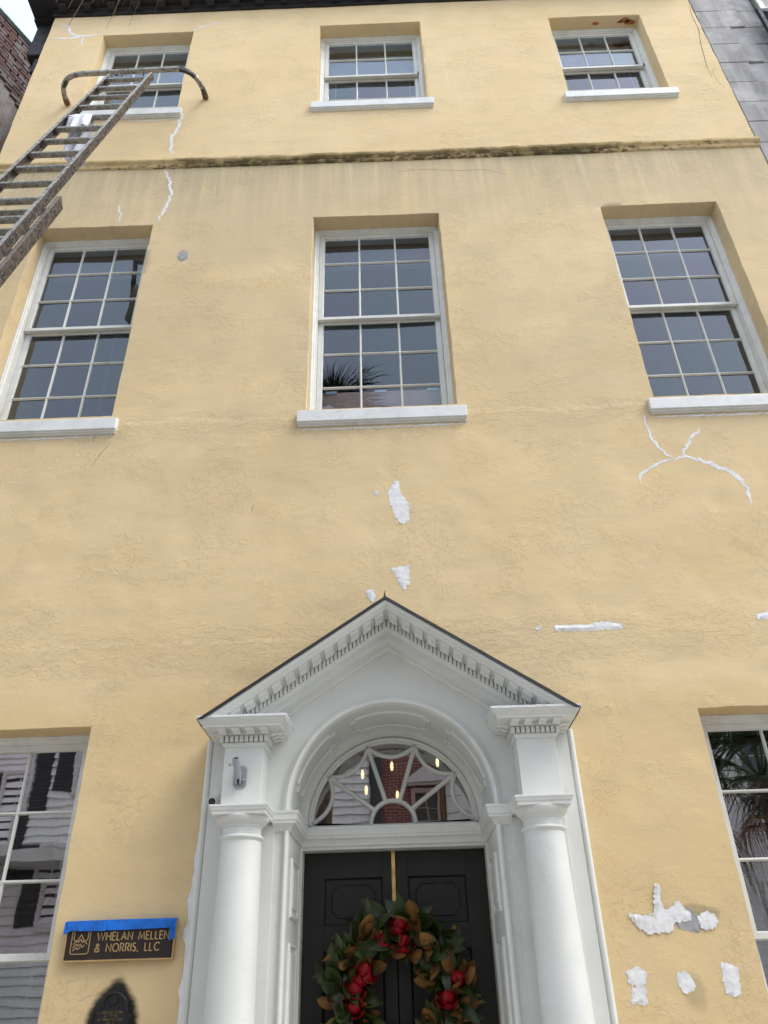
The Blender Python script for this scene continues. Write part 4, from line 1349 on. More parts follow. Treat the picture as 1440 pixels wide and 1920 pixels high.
# ------------------------------------------------------------------ lettering built of strokes
def arc_(cx, cy, rx_, ry_, a0, a1, n=10): return [(cx + rx_ * math.cos(R(a0 + (a1 - a0) * i / n)), cy + ry_ * math.sin(R(a0 + (a1 - a0) * i / n))) for i in range(n + 1)]
GL = {'W': (1.25, [[(0, 1), (.31, 0), (.625, 1), (.94, 0), (1.25, 1)]]), 'H': (.72, [[(0, 0), (0, 1)], [(.72, 0), (.72, 1)], [(0, .52), (.72, .52)]]), 'E': (.5, [[(.5, 1), (0, 1), (0, 0), (.5, 0)], [(0, .52), (.44, .52)]]),
      'L': (.46, [[(0, 1), (0, 0), (.46, 0)]]), 'A': (.82, [[(0, 0), (.41, 1), (.82, 0)], [(.15, .33), (.67, .33)]]), 'N': (.74, [[(0, 0), (0, 1), (.74, 0), (.74, 1)]]), 'M': (.95, [[(0, 0), (.1, 1), (.475, .2), (.85, 1), (.95, 0)]]),
      'O': (.94, [arc_(.47, .5, .47, .5, 0, 360, 20)]), 'R': (.56, [[(0, 0), (0, 1)] + arc_(.26, .74, .26, .26, 90, -90, 8) + [(0, .48)], [(.24, .48), (.56, 0)]]), 'I': (.0, [[(0, 0), (0, 1)]]),
      'S': (.5, [arc_(.26, .76, .22, .24, 50, 260, 9) + arc_(.24, .26, .25, .26, 80, -150, 9)]), ',': (.08, [[(.06, .08), (0, -.14)]]), 'C': (.78, [arc_(.47, .5, .47, .5, 48, 312, 16)]),
      '&': (.72, [[(.72, 0), (.2, .68)] + arc_(.34, .80, .18, .2, 215, -20, 9) + [(.12, .42)] + arc_(.27, .24, .27, .25, 140, 290, 8) + [(.68, .45)]]), ' ': (.3, []),
      'B': (.5, [[(0, 0), (0, 1)] + arc_(.24, .75, .24, .25, 90, -90, 7) + [(0, .5), (.24, .5)] + arc_(.25, .25, .26, .25, 90, -90, 7) + [(0, 0)]]), 'D': (.7, [[(0, 0), (0, 1)] + arc_(.22, .5, .48, .5, 90, -90, 10) + [(0, 0)]]),
      'T': (.6, [[(0, 1), (.6, 1)], [(.3, 1), (.3, 0)]]), 'P': (.52, [[(0, 0), (0, 1)] + arc_(.25, .73, .27, .27, 90, -90, 8) + [(0, .46)]]), 'Y': (.64, [[(0, 1), (.32, .5), (.64, 1)], [(.32, .5), (.32, 0)]]), 'V': (.76, [[(0, 1), (.38, 0), (.76, 1)]]),
      '6': (.52, [arc_(.26, .3, .26, .3, 0, 360, 14), [(.04, .4), (.36, 1)]]), '0': (.56, [arc_(.28, .5, .28, .5, 0, 360, 16)]), '1': (.2, [[(0, .8), (.2, 1), (.2, 0)]]), '7': (.52, [[(0, 1), (.52, 1), (.15, 0)]]), '9': (.52, [arc_(.26, .7, .26, .3, 0, 360, 14), [(.48, .6), (.16, 0)]]), '.': (.03, [[(0, 0), (.03, .0)]])}
def strokes(q, polys, sw, y0, y1):
    for pl in polys:
        P2 = [Vector(p) for p in pl]
        P2 = [p for i, p in enumerate(P2) if i == 0 or (p - P2[i - 1]).length > 1e-6]
        if len(P2) < 2: continue
        closed = (P2[0] - P2[-1]).length < 1e-5
        loops = []
        if closed: P2 = P2[:-1]
        m_ = len(P2)
        for i in range(m_):
            a = P2[(i - 1) % m_] if closed or i else None; e = P2[(i + 1) % m_] if closed or i < m_ - 1 else None
            d0 = (P2[i] - a).normalized() if a is not None else None; d1 = (e - P2[i]).normalized() if e is not None else None
            n0 = Vector((-d0.y, d0.x)) if d0 is not None else None; n1 = Vector((-d1.y, d1.x)) if d1 is not None else None
            mm = n1 if n0 is None else n0 if n1 is None else (n0 + n1) / max(.35, 1 + n0.dot(n1))
            p = P2[i]
            A, E_ = p + mm * sw / 2, p - mm * sw / 2
            loops.append([(A.x, y0, A.y), (E_.x, y0, E_.y), (E_.x, y1, E_.y), (A.x, y1, A.y)])
        q.loft(loops, closed=closed)
def text(q, s, x, z, h, sw, y0, y1, gap=.2, width=None, centre=False, space=.42):
    adv = []
    w = 0
    for ch in s:
        gw = GL[ch][0] if ch != ' ' else space
        adv.append((ch, w)); w += gw + gap
    w -= gap
    kx = h if width is None else width / w
    if centre: x -= w * kx / 2
    for ch, o_ in adv:
        if ch == ' ': continue
        strokes(q, [[(x + (o_ + px) * kx, z + pz * h) for px, pz in pl] for pl in GL[ch][1]], sw, y0, y1)

# name plate
sign = empty('name_plate', (-1.605, -.03, 1.83), 'dark bronze name plate with gold lettering on the wall left of the door', 'sign')
SX0, SX1, SZ0, SZ1 = -1.925, -1.283, 1.828, 2.032
b = MB(); b.box(SX0 + .004, SX1 - .004, -.030, -.006, SZ0 + .004, SZ1 - .004); b.build('plate', 'sign_brown', sign)
b = MB(); b.ring(SX0, SX1, SZ0, SZ1, [(0, -.005), (0, -.034), (.002, -.036), (.008, -.036), (.009, -.031), (.009, -.005)]); b.build('border', 'sign_gold', sign)
b = MB()
text(b, 'WHELAN MELLEN', -1.738, 1.934, .040, .0058, -.0335, -.029, width=.418, gap=.3, space=.5)
text(b, '& NORRIS, LLC', -1.742, 1.876, .040, .0058, -.0335, -.029, width=.372, gap=.3, space=.5)
b.build('lettering', 'sign_gold', sign)
b = MB()
lx0, lx1, lz0, lz1 = -1.886, -1.780, 1.868, 1.992
rr_ = .014
out = arc_(lx1 - rr_, lz0 + rr_, rr_, rr_, -90, 0, 5) + arc_(lx1 - rr_, lz1 - rr_, rr_, rr_, 0, 90, 5) + arc_(lx0 + rr_, lz1 - rr_, rr_, rr_, 90, 180, 5) + arc_(lx0 + rr_, lz0 + rr_, rr_, rr_, 180, 270, 5)
strokes(b, [out + [out[0]]], .0042, -.0335, -.029)
fx = lambda u: lx0 + .012 + u * (lx1 - lx0 - .024)
fzv = lambda v: lz0 + .012 + v * (lz1 - lz0 - .024)
for pl in ([(0, 1), (0, .62), (.22, .50), (.5, .86), (.78, .50), (1, .62), (1, 1)], [(0, .36), (.24, .58), (.36, .48), (.5, .62), (.66, .46), (.78, .56), (1, .36)], [(0, .2), (.24, .38), (.36, .28), (.5, .38), (.66, .22), (.8, .34)], [(0, .04), (.24, .20), (.36, .10), (.52, .24)]):
    strokes(b, [[(fx(u), fzv(v)) for u, v in pl]], .0046, -.0335, -.029)
b.build('emblem', 'sign_gold', sign)
# blue tape along its top edge
tp = empty('masking_tape', (-1.6, -.04, 1.98), 'bright blue masking tape stuck along the top edge of the name plate', 'tape')
def tape(pts_top, pts_bot, y, name, seed):
    q = MB(); loops = []
    n = 26
    for i in range(n + 1):
        u = i / n
        def at(P_):
            f = u * (len(P_) - 1); k = min(int(f), len(P_) - 2); return Vector(P_[k]).lerp(Vector(P_[k + 1]), f - k)
        a, e = at(pts_top), at(pts_bot)
        c_ = (a + e) / 2
        w1, w2, w3 = [.004 * nz(u * 13, k, seed) + .002 * nz(u * 31, k, seed + 2) for k in (1, 2, 3)]
        fr = [(a.x, y + w1, a.y), (c_.x, y - .002 + w2, c_.y), (e.x, y + w3, e.y)]
        loops.append([(p[0], p[1], p[2]) for p in fr] + [(p[0], p[1] + .0015, p[2]) for p in reversed(fr)])
    q.loft(loops)
    return q.build(name, 'tape_blue', tp, smooth=40)
tape([(-1.930, 2.037), (-1.6, 2.040), (-1.281, 2.038)], [(-1.915, 1.989), (-1.6, 1.984), (-1.281, 1.990)], -.043, 'tape_strip', 1)
tape([(-1.925, 2.030), (-1.69, 2.012)], [(-1.90, 1.985), (-1.69, 1.981)], -.049, 'tape_strip', 5)
tape([(-1.936, 2.034), (-1.912, 2.030)], [(-1.938, 1.966), (-1.892, 1.988)], -.0445, 'tape_end', 8)
tape([(-1.318, 2.010), (-1.279, 2.036)], [(-1.312, 1.920), (-1.279, 1.936)], -.050, 'tape_end', 11)
b = MB(); b.box(-1.93, -1.281, -.039, -.003, 2.035, 2.0375); b.build('tape_fold', 'tape_blue', tp)

# cast plaque
plq = empty('cast_plaque', (-1.597, -.02, 1.28), 'black cast-iron plaque with arched top in black overspray below the name plate', 'plaque')
pcx = -1.597
outl = [(-.115, 1.28), (.115, 1.28), (.115, 1.56)] + [(.115 - .02, 1.575)] + arc_(0, 1.575, .095, .105, 0, 180, 18) + [(-.115, 1.56)]
b = MB(); b.loft([[(pcx + x * f, y, 1.48 + (z - 1.48) * f) for x, z in outl] for y, f in ((-.002, 1), (-.018, 1), (-.024, .965))]); b.build('plate', 'plaque_black', plq, smooth=35)
b = MB()
inn = [(-.1, 1.29), (.1, 1.29), (.1, 1.575), (.07, 1.585), (.062, 1.60)] + arc_(0, 1.625, .05, .045, -20, 200, 12) + [(-.062, 1.60), (-.07, 1.585), (-.1, 1.575)]
strokes(b, [[(pcx + x, z) for x, z in inn + inn[:1]]], .007, -.029, -.022)
b.lathe([(.001, 0), (.001, 0)], (0, 0), 3) if False else None
b.build('raised_border', 'plaque_black', plq)
b = MB(); b.tube([(pcx, -.022, 1.638), (pcx, -.032, 1.638)], [.030, .024], 18); b.build('medallion', 'plaque_black', plq, smooth=40)
b = MB()
for txt, z, w in (('60 BROAD STREET', 1.575, .168), ('C.1790', 1.559, .07), ('IS PROTECTED', 1.541, .136), ('BY A', 1.524, .04), ('CONSERVATION', 1.506, .145), ('EASEMENT', 1.488, .1)):
    text(b, txt, pcx, z, .0105, .0026, -.0268, -.022, gap=.3, width=w, centre=True)
b.build('lettering', 'plaque_gold', plq)

# flagpole bracket on the left entablature block
fb = empty('flagpole_bracket', (-.92, -.272, 2.71), 'white metal flagpole bracket bolted to the left pilaster block', 'bracket')
FYB = -.272
b = MB()
x0, x1, z0, z1, ch = -.962, -.880, 2.706, 2.842, .018
b.prism([(x0 + ch, z0), (x1 - ch, z0), (x1, z0 + ch), (x1, z1 - ch), (x1 - ch, z1), (x0 + ch, z1), (x0, z1 - ch), (x0, z0 + ch)], 'y', FYB - .007, FYB - .0005)
b.build('base_plate', 'bracket_white', fb, bevel=.002)
j0 = Vector((-.924, FYB - .03, 2.765)); tdir = Vector((-.10, -.62, .78)).normalized(); t1 = j0 + tdir * .125
b = MB()
for dx_ in (-.012, .012):
    b.tube([(j0.x + dx_ - .004, FYB - .026, 2.755), (j0.x + dx_ + .004, FYB - .026, 2.755)], .026, 20)
    b.box(j0.x + dx_ - .004, j0.x + dx_ + .004, FYB - .026, FYB - .006, 2.73, 2.78)
b.build('knuckle', 'bracket_white', fb, smooth=40)
b = MB()
us = tdir.cross(Vector((1, 0, 0))).normalized(); ws = tdir.cross(us)
def circ(p, r): return [p + us * r * math.cos(2 * math.pi * k / 20) + ws * r * math.sin(2 * math.pi * k / 20) for k in range(20)]
b.loft([circ(j0, .0195), circ(j0 + tdir * .02, .021), circ(t1, .021), circ(t1, .0172), circ(j0 + tdir * .03, .0168)], caps=True)
b.build('socket_tube', 'bracket_white', fb, smooth=40)
b = MB(); q0 = j0 + tdir * .085
b.tube([q0 - ws * .02, q0 + Vector((-.042, 0, 0))], .003, 8); b.tube([q0 + Vector((-.036, 0, 0)), q0 + Vector((-.048, 0, 0))], .009, 10); b.build('thumb_screw', 'steel', fb, smooth=40)
b = MB(); b.tube([(j0.x + .012, FYB - .026, 2.755), (j0.x + .04, FYB - .026, 2.755)], .007, 8); b.build('pivot_bolt', 'steel', fb, smooth=40)
bq = MB(); bq.tube([(0, -.006, 0), (0, 0, 0)], .0055, 8); bme2 = bq.mesh('bolt', 'steel')
for x, z in ((x0 + .015, z0 + .022), (x1 - .015, z0 + .022), (x0 + .015, z1 - .022), (x1 - .015, z1 - .022)): inst('bolt', bme2, fb, (x, FYB - .006, z))
# small white camera in the corner above the left capital
sc_ = empty('security_camera', (-1.10, -.1, 2.60), 'small white security camera beside the left pilaster block above the capital', 'camera')
b = MB(); b.box(-1.118, -1.062, -.115, -.081, 2.62, 2.74); b.build('mount', 'white_paint', sc_, bevel=.012)
b = MB(); b.tube([(-1.088, -.10, 2.69), (-1.094, -.145, 2.672), (-1.102, -.19, 2.655)], [.030, .031, .030], 18); b.build('body', 'white_paint', sc_, smooth=45)
b = MB(); b.tube([(-1.1015, -.188, 2.6555), (-1.1035, -.1955, 2.6525)], [.023, .021], 18); b.build('lens', 'lens_black', sc_, smooth=45)
b = MB(); b.box(-1.072, -1.05, -.15, -.115, 2.655, 2.685); b.build('swivel', 'white_paint', sc_, bevel=.006)

# ------------------------------------------------------------------ wreath with its brass hanger
b = MB()
b.loft([[(-.022 + o_, y, z) for o_ in (0, .024)] + [(-.022 + o_, y + .002, z) for o_ in (.024, 0)] for y, z in ((.66, 2.468), (.612, 2.4685), (.610, 2.46), (.608, 2.3), (.606, 2.06), (.60, 2.04), (.585, 2.04), (.58, 2.06))])
h_ = b.build('wreath_hanger', 'brass')
tag(h_, 'narrow brass wreath hanger hooked over the top of the black door', 'hanger')
wr = empty('wreath', (0, .55, 1.10), 'magnolia leaf wreath with dark red buds on the black front door', 'wreath')
WC = Vector((0, .535, 1.615)); WR = .335
b = MB(); b.tube([WC + Vector((WR * math.cos(2 * math.pi * k / 36), .02, WR * math.sin(2 * math.pi * k / 36))) for k in range(37)], .035, 8); b.build('hoop', 'twig', wr, smooth=60)
def leaf_mesh(L, W, curl, cup, seed):
    q = MB()
    n = 6
    top, bot = [], []
    for i in range(n + 1):
        u = i / n
        w = W * math.sin(math.pi * min(1, u * .92 + .04)) ** .75 * (1 - .25 * u)
        if i == n: w = .001
        z = -curl * u * u + .004 * nz(u * 5, seed, 1)
        row = []
        for s in (-1, -.5, 0, .5, 1):
            row.append((s * w, u * L, z + cup * abs(s) * w + .003 * nz(s * 3, u * 6, seed)))
        top.append(row)
    vs = [p for r_ in top for p in r_]
    fs = [(i * 5 + j, i * 5 + j + 1, (i + 1) * 5 + j + 1, (i + 1) * 5 + j) for i in range(n) for j in range(4)]
    q.add([(x, y, z + .0012) for x, y, z in vs], fs)
    q.cur = 1
    q.add([(x, y, z - .0012) for x, y, z in vs], [tuple(reversed(f)) for f in fs])
    me = bpy.data.meshes.new('leaf'); me.from_pydata(q.v, [], q.f)
    me.materials.append(M['leaf_green']); me.materials.append(M['leaf_brown'])
    me.polygons.foreach_set('material_index', q.mi)
    me.polygons.foreach_set('use_smooth', [True] * len(me.polygons)); me.update()
    return me
LEAVES = [leaf_mesh(.14, .036, .045, .45, 1), leaf_mesh(.12, .040, .07, .3, 2), leaf_mesh(.155, .037, .02, .7, 3), leaf_mesh(.115, .035, .085, .35, 4), leaf_mesh(.13, .042, -.05, .4, 5)]
rs = random.Random(11)
for k in range(285):
    a = 2 * math.pi * k / 285 * 7.0 + rs.uniform(-.1, .1)
    ring = rs.choice((-1, -1, 0, 1, 1, 1))
    rad = WR + ring * .04 + rs.uniform(-.045, .045)
    p = WC + Vector((rad * math.cos(a), rs.uniform(-.05, .01) - (.03 if ring == 0 else 0), rad * math.sin(a)))
    er = Vector((math.cos(a), 0, math.sin(a))); et = Vector((-math.sin(a), 0, math.cos(a)))
    d = er * (ring * rs.uniform(.35, .85) + rs.uniform(-.25, .25)) + et * rs.choice((-1, 1)) * rs.uniform(.3, 1.0) + Vector((0, -1, 0)) * rs.uniform(.05, 1.1)
    d.normalize()
    nrm = Vector((rs.uniform(-.6, .6), -1, rs.uniform(-.6, .6)))
    if rs.random() < .40: nrm = -nrm
    zx = (nrm - d * nrm.dot(d)).normalized(); xx = d.cross(zx)
    mt = Matrix((xx, d, zx)).transposed().to_4x4(); mt.translation = p
    o = bpy.data.objects.new('leaf', LEAVES[k % 5]); link(o, wr)
    sc_l = rs.uniform(.9, 1.5)
    o.location = p; o.rotation_euler = mt.to_euler(); o.scale = (sc_l, sc_l, sc_l)
# buds: overlapping petals round a pointed core
def bud_core():
    q = MB(); q.lathe([(.004, 0), (.026, .012), (.036, .034), (.033, .06), (.018, .085), (.003, .098)], (0, 0), 14); me = q.mesh('bud', 'petal_red'); smooth_by(me, 60); return me
def petal_me():
    q = MB(); vs = []
    for i in range(7):
        u = i / 6
        w = .85 * math.sin(math.pi * (.12 + .80 * u)) ** .7
        r_ = .0385 * (math.sin(math.pi * (.10 + .72 * u)) ** .6) + .004 * u
        for s in (-1, -.5, 0, .5, 1):
            a = s * w
            vs.append((r_ * math.sin(a), -r_ * math.cos(a) * (1 + .06 * u), .092 * u - .012 * abs(s) * u))
    q.add(vs, [(i * 5 + j, i * 5 + j + 1, (i + 1) * 5 + j + 1, (i + 1) * 5 + j) for i in range(6) for j in range(4)])
    me = q.mesh('petal', 'petal_red'); smooth_by(me, 80); return me
BC, PE = bud_core(), petal_me()
buds = [((.018, 2.00), 1.15, (-.05, -.45, .6), .35), ((.045, 1.90), 1.25, (.1, -.8, .55), .3), ((-.085, 1.92), 1.0, (.5, -.6, .45), .1), ((-.21, 1.74), 1.35, (.35, -.55, .75), .3), ((-.26, 1.66), 1.3, (-.1, -.85, .4), .3), ((.37, 1.70), 1.0, (.1, -.6, -.75), .05), ((.30, 1.60), 1.2, (-.2, -.8, .5), .3), ((-.27, 1.57), 1.2, (-.4, -.8, .2), .4), ((.15, 1.30), 1.2, (.1, -.8, -.4), .3), ((-.12, 1.30), 1.2, (.1, -.8, -.4), .3)]
for (x, z), s, d, op in buds:
    d = Vector(d).normalized()
    quat = d.to_track_quat('Z', 'Y')
    p = Vector((x, WC.y - .105, z)) - d * .045 * s
    core = bpy.data.objects.new('bud', BC); link(core, wr)
    core.location = p; core.rotation_euler = quat.to_euler(); core.scale = (s, s, s)
    for k in range(6):
        pt_ = bpy.data.objects.new('petal', PE); link(pt_, core)
        tilt = op * (1 if k % 2 else .5) + rs.uniform(0, .12)
        pt_.rotation_euler = Matrix.Rotation(k * math.pi / 3 + rs.uniform(-.2, .2), 3, 'Z').to_4x4().to_3x3().__matmul__(Matrix.Rotation(tilt, 3, 'X')).to_euler()

# ------------------------------------------------------------------ things behind the glass
def blind(x0, x1, z0, z1, y, mat, label, cords):
    e_ = empty('window_blind', ((x0 + x1) / 2, y, z0), label, 'blind', 'raised blinds behind the upper windows')
    q = MB(); q.box(x0, x1, y - .02, y + .03, z1 - .03, z1); q.build('head_rail', mat, e_)
    q = MB()
    z = z0 + .03
    while z < z1 - .035:
        q.box(x0 + .01, x1 - .01, y - .025 + random.uniform(-.002, .002), y + .025, z, z + .0045); z += .0115
    tag(q.build('slat_stack', mat, e_), kind='stuff')
    q = MB(); q.box(x0 + .008, x1 - .008, y - .026, y + .026, z0, z0 + .022); q.build('bottom_rail', mat, e_)
    if cords:
        for cx_ in (x0 + .14, x1 - .12):
            q = MB(); q.tube([(cx_, y - .01, z0), (cx_, y - .01, z0 - .9)], .004, 5); q.build('cord', mat, e_)
nm = ['left', 'middle', 'right']
for i in range(3):
    x0, x1, z0, z1 = WIN[i][:4]
    blind(x0 + .05, x1 - .05, 11.93, 12.36, .40, 'blind_white', 'white slatted blind drawn up behind the %s top-storey window' % nm[i], True)
    x0, x1, z0, z1 = WIN[3 + i][:4]
    blind(x0 + .05, x1 - .05, 8.16, 8.46, .40, 'blind_tan', 'brownish slatted blind drawn up behind the %s second-storey window' % nm[i], False)
simple('blind_dark', (.035, .022, .018), .5, var=.15, bump=0)
for x0, x1, side in ((-3.30, -2.06, 'left'), (2.11, 3.35, 'right')):
    e_ = empty('window_blind', ((x0 + x1) / 2, .42, .75), 'dark slatted blind let down behind the %s ground-floor window' % side, 'blind', 'lowered blinds on the ground floor')
    q = MB(); q.box(x0, x1, .40, .45, 3.12, 3.17); q.build('head_rail', 'blind_dark', e_)
    q = MB()
    for k in range(46):
        z = .80 + k * .0505
        q.loft([[(x, .395, z + .016), (x, .396, z + .019), (x, .446, z + .003), (x, .445, z)] for x in (x0 + .01, x1 - .01)])
    tag(q.build('slat_stack', 'blind_dark', e_), kind='stuff')
    for xc in (x0 + .2, x1 - .2):
        q = MB(); q.box(xc - .01, xc + .01, .39, .3925, .78, 3.12); q.build('ladder_tape', 'blind_dark', e_)
pk = empty('pink_board', (0, .48, 5.5), 'pink board with pale clips standing behind the middle second-storey window', 'board')  # one flat pink board, an assumed object behind the lower panes
q = MB(); q.box(-.62, .62, .46, .50, 4.66, 6.49); q.build('board', 'pink_panel', pk, bevel=.004)
cm = MB(); cm.box(-.055, .055, -.012, 0, 0, .028); cme = cm.mesh('clip', 'pale_plastic')
for x in (-.47, .0, .50): inst('clip', cme, pk, (x, .459, 6.468))
fl = empty('floor_lamp', (-2.8, .72, 4.66), 'dark standing lamp with grey bowl shade inside the left second-storey window', 'lamp')
q = MB(); q.tube([(-2.79, .72, 4.68), (-2.79, .72, 8.46)], .028, 10); q.lathe([(.17, 4.655), (.17, 4.68), (.03, 4.70)], (-2.79, .72), 20); q.build('stand', 'lamp_dark', fl, smooth=40)
q = MB(); q.lathe([(.05, 8.47), (.14, 8.50), (.20, 8.58), (.21, 8.68), (.19, 8.72)], (-2.76, .72), 24); q.build('shade', 'lamp_shade_grey', fl, smooth=50)
q = MB(); q.tube([(-2.95, .70, 8.49), (-2.86, .71, 8.44), (-2.6, .72, 8.44)], .025, 8); q.build('arm', 'lamp_dark', fl, smooth=40)
# pendant cluster in the hall
ch_ = empty('pendant_light', (.04, 1.6, 2.95), 'cluster of glowing bulbs on brass rods hanging behind the fanlight', 'pendant light')
for i, (x, z) in enumerate(((-.26, 3.22), (-.23, 3.09), (-.01, 3.28), (.03, 3.04), (.38, 3.30))):
    q = MB(); q.lathe([(.004, z - .036), (.011, z - .028), (.0145, z), (.011, z + .026), (.008, z + .038)], (x, 1.6), 12); q.build('bulb', 'bulb_glow', ch_, smooth=60)
    q = MB(); q.lathe([(.010, z + .038), (.011, z + .08), (.004, z + .085)], (x, 1.6), 10); q.tube([(x, 1.6, z + .08), (x, 1.6, 3.45), (.05, 1.6, 3.55)], .0035, 6); q.build('rod', 'brass', ch_, smooth=40)
q = MB(); q.tube([(.05, 1.6, 3.53), (.05, 1.6, 3.72)], .012, 8); q.build('stem', 'brass', ch_)

# ------------------------------------------------------------------ across the street (mirrored in the panes)
OY = -15.0
def opp_window(parent, x0, x1, z0, z1, trim, tw=.11):
    q = MB()
    pr_ = [(-tw, OY - .02), (-tw, OY + .05), (-tw + .02, OY + .06), (-.02, OY + .05), (0, OY + .03), (0, OY - .06), (-.0, OY - .1)]
    q.ring(x0, x1, z0, z1, pr_, close=False)
    xm, zm = (x0 + x1) / 2, (z0 + z1) / 2
    q.box(xm - .015, xm + .015, OY - .05, OY - .02, z0, z1); q.box(x0, x1, OY - .052, OY - .018, zm - .03, zm + .03)
    for f in (.25, .75): q.box(x0, x1, OY - .048, OY - .022, z0 + (z1 - z0) * f - .012, z0 + (z1 - z0) * f + .012)
    w = q.build('window', trim, parent)
    for sx0, sx1 in ((x0, xm), (xm, x1)):
        for i in range(4):
            p = MB(); p.box(sx0 + .008, sx1 - .008, OY - .042, OY - .036, z0 + (z1 - z0) * i / 4 + .01, z0 + (z1 - z0) * (i + 1) / 4 - .01); p.build('pane', 'glass_far', w)
    p = MB(); p.box(x0 - tw, x1 + tw, OY - .02, OY + .12, z0 - tw - .07, z0 - tw + .01); p.build('sill', trim, w)
    return w
simple('glass_far', (.03, .04, .05), .06, var=.1, bump=0, spec=.8)
# clapboard house
cb = empty('clapboard_house', (-8, OY - 3, 0), 'white clapboard house with dark shutters mirrored in the left ground-floor window', 'house')
b = MB(); b.box(-17, -.75, OY - 7, OY - .03, 0, 10.6); b.build('wall', 'clapboard', cb)
q = MB(); q.prism([(OY - .028, 0), (OY + .062, 0), (OY + .064, .012), (OY + .006, .198), (OY - .028, .198)], 'x', -16.99, -.76)
cbm = q.mesh('clapboard', 'clapboard')
for i in range(51): inst('clapboard', cbm, cb, (0, random.uniform(-.004, .004), .3 + i * .2))
CW = [(-8.75, -8.1, 3.1, 5.0), (-10.7, -9.87, 4.2, 7.2), (-8.6, -7.9, 6.3, 8.0), (-13.2, -12.3, 2.0, 3.9), (-13.2, -12.3, 5.1, 7.0), (-3.4, -2.5, 2.0, 3.9), (-3.4, -2.5, 5.2, 7.0), (-6.3, -5.4, 2.0, 3.9), (-6.3, -5.4, 5.1, 7.0)]
for x0, x1, z0, z1 in CW:
    q = MB(); q.box(x0, x1, OY - .2, OY + .024, z0, z1); q.build('window_recess', 'shutter_dark', cb)
    for s in (-1, 1):
        hx = x0 - .12 if s < 0 else x1 + .12
        q = MB(); q.box(min(hx, hx + s * .46), max(hx, hx + s * .46), OY + .028, OY + .07, z0 - .05, z1 + .05)
        so = q.build('shutter', 'shutter_dark', cb)
        q = MB()
        z = z0
        while z < z1: q.box(min(hx + s * .06, hx + s * .40), max(hx + s * .06, hx + s * .40), OY + .07, OY + .085, z, z + .03); z += .06
        tag(q.build('slat_panel', 'shutter_dark', so), kind='stuff')
OY += .05
for x0, x1, z0, z1 in CW: opp_window(cb, x0 + .02, x1 - .02, z0 + .02, z1 - .02, 'stone_trim')
OY -= .05
q = MB(); q.prism([(OY + .4, 10.6), (OY - 7.4, 10.6), (OY - 3.5, 12.6)], 'x', -17.3, -.5); q.build('roof', 'roof_slate', cb)
for x in (-7.6, -10.6, -13.6):
    q = MB(); q.lathe([(.2, .0), (.19, .3), (.15, 4.3), (.2, 4.35), (.22, 4.5)], (x, OY + 1.2), 20); q.build('porch_column', 'column_grey', cb, smooth=40)
q = MB(); q.box(-14, -7.3, OY + .08, OY + 1.4, 4.5, 4.75); q.build('porch_beam', 'stone_trim', cb)
# brick house with a pedimented window
bh = empty('opposite_brick_house', (0.2, OY - 3, 0), 'red brick house with white pedimented window mirrored in the fanlight', 'house')
b = MB(); b.box(-.72, 1.18, OY - 7, OY, 0, 12.0); b.build('wall', 'far_brick', bh)
q = MB(); q.box(.44, 1.02, OY - .1, OY + .004, 4.7, 6.2); q.build('window_recess', 'shutter_dark', bh)
OY += .06; opp_window(bh, .46, 1.0, 4.72, 6.18, 'pink_trim', .12); OY -= .06
q = MB(); q.prism([(.18, 6.42), (1.28, 6.42), (.73, 6.80)], 'y', OY + .02, OY + .25); q.prism([(.12, 6.36), (1.34, 6.36), (1.34, 6.44), (.73, 6.92), (.12, 6.44)], 'y', OY + .02, OY + .16); q.build('window_pediment', 'stone_trim', bh)
q = MB(); q.tube([(1.12, OY + .1, 0), (1.12, OY + .1, 11.5)], .06, 10); q.build('downpipe', 'rubber_brown', bh, smooth=40)
q = MB(); q.box(-.74, -.45, OY + .002, OY + .12, 0, 9.0); q.build('dark_gap_slab', 'roof_slate', bh)  # added dark slab standing in for the shaded gap beside the clapboard house
# white stucco house with quoins
ws_ = empty('quoined_house', (6, OY - 3, 0), 'white stucco house with raised quoins mirrored in the right of the fanlight', 'house')
b = MB(); b.box(1.22, 15, OY - 7, OY, 0, 11.0); b.build('wall', 'white_stucco', ws_)
for i in range(24):
    w_ = .62 if i % 2 else .42
    q = MB(); q.box(1.2, 1.22 + w_, OY, OY + .05, .2 + i * .42 + .012, .2 + i * .42 + .408); q.build('quoin', 'white_stucco', ws_, bevel=.01)
for x0, x1, z0, z1 in ((3.2, 4.1, 4.9, 6.9), (6.0, 6.9, 4.9, 6.9), (8.8, 9.7, 4.9, 6.9), (3.2, 4.1, 1.4, 3.6), (6.0, 6.9, 1.4, 3.6), (8.8, 9.7, 1.4, 3.6)):
    q = MB(); q.box(x0, x1, OY - .1, OY + .004, z0, z1); q.build('window_recess', 'shutter_dark', ws_)
    OY += .06; opp_window(ws_, x0 + .02, x1 - .02, z0 + .02, z1 - .02, 'stone_trim'); OY -= .06
q = MB(); q.box(1.1, 15, OY, OY + .35, 10.7, 11.1); q.build('cornice', 'stone_trim', ws_)

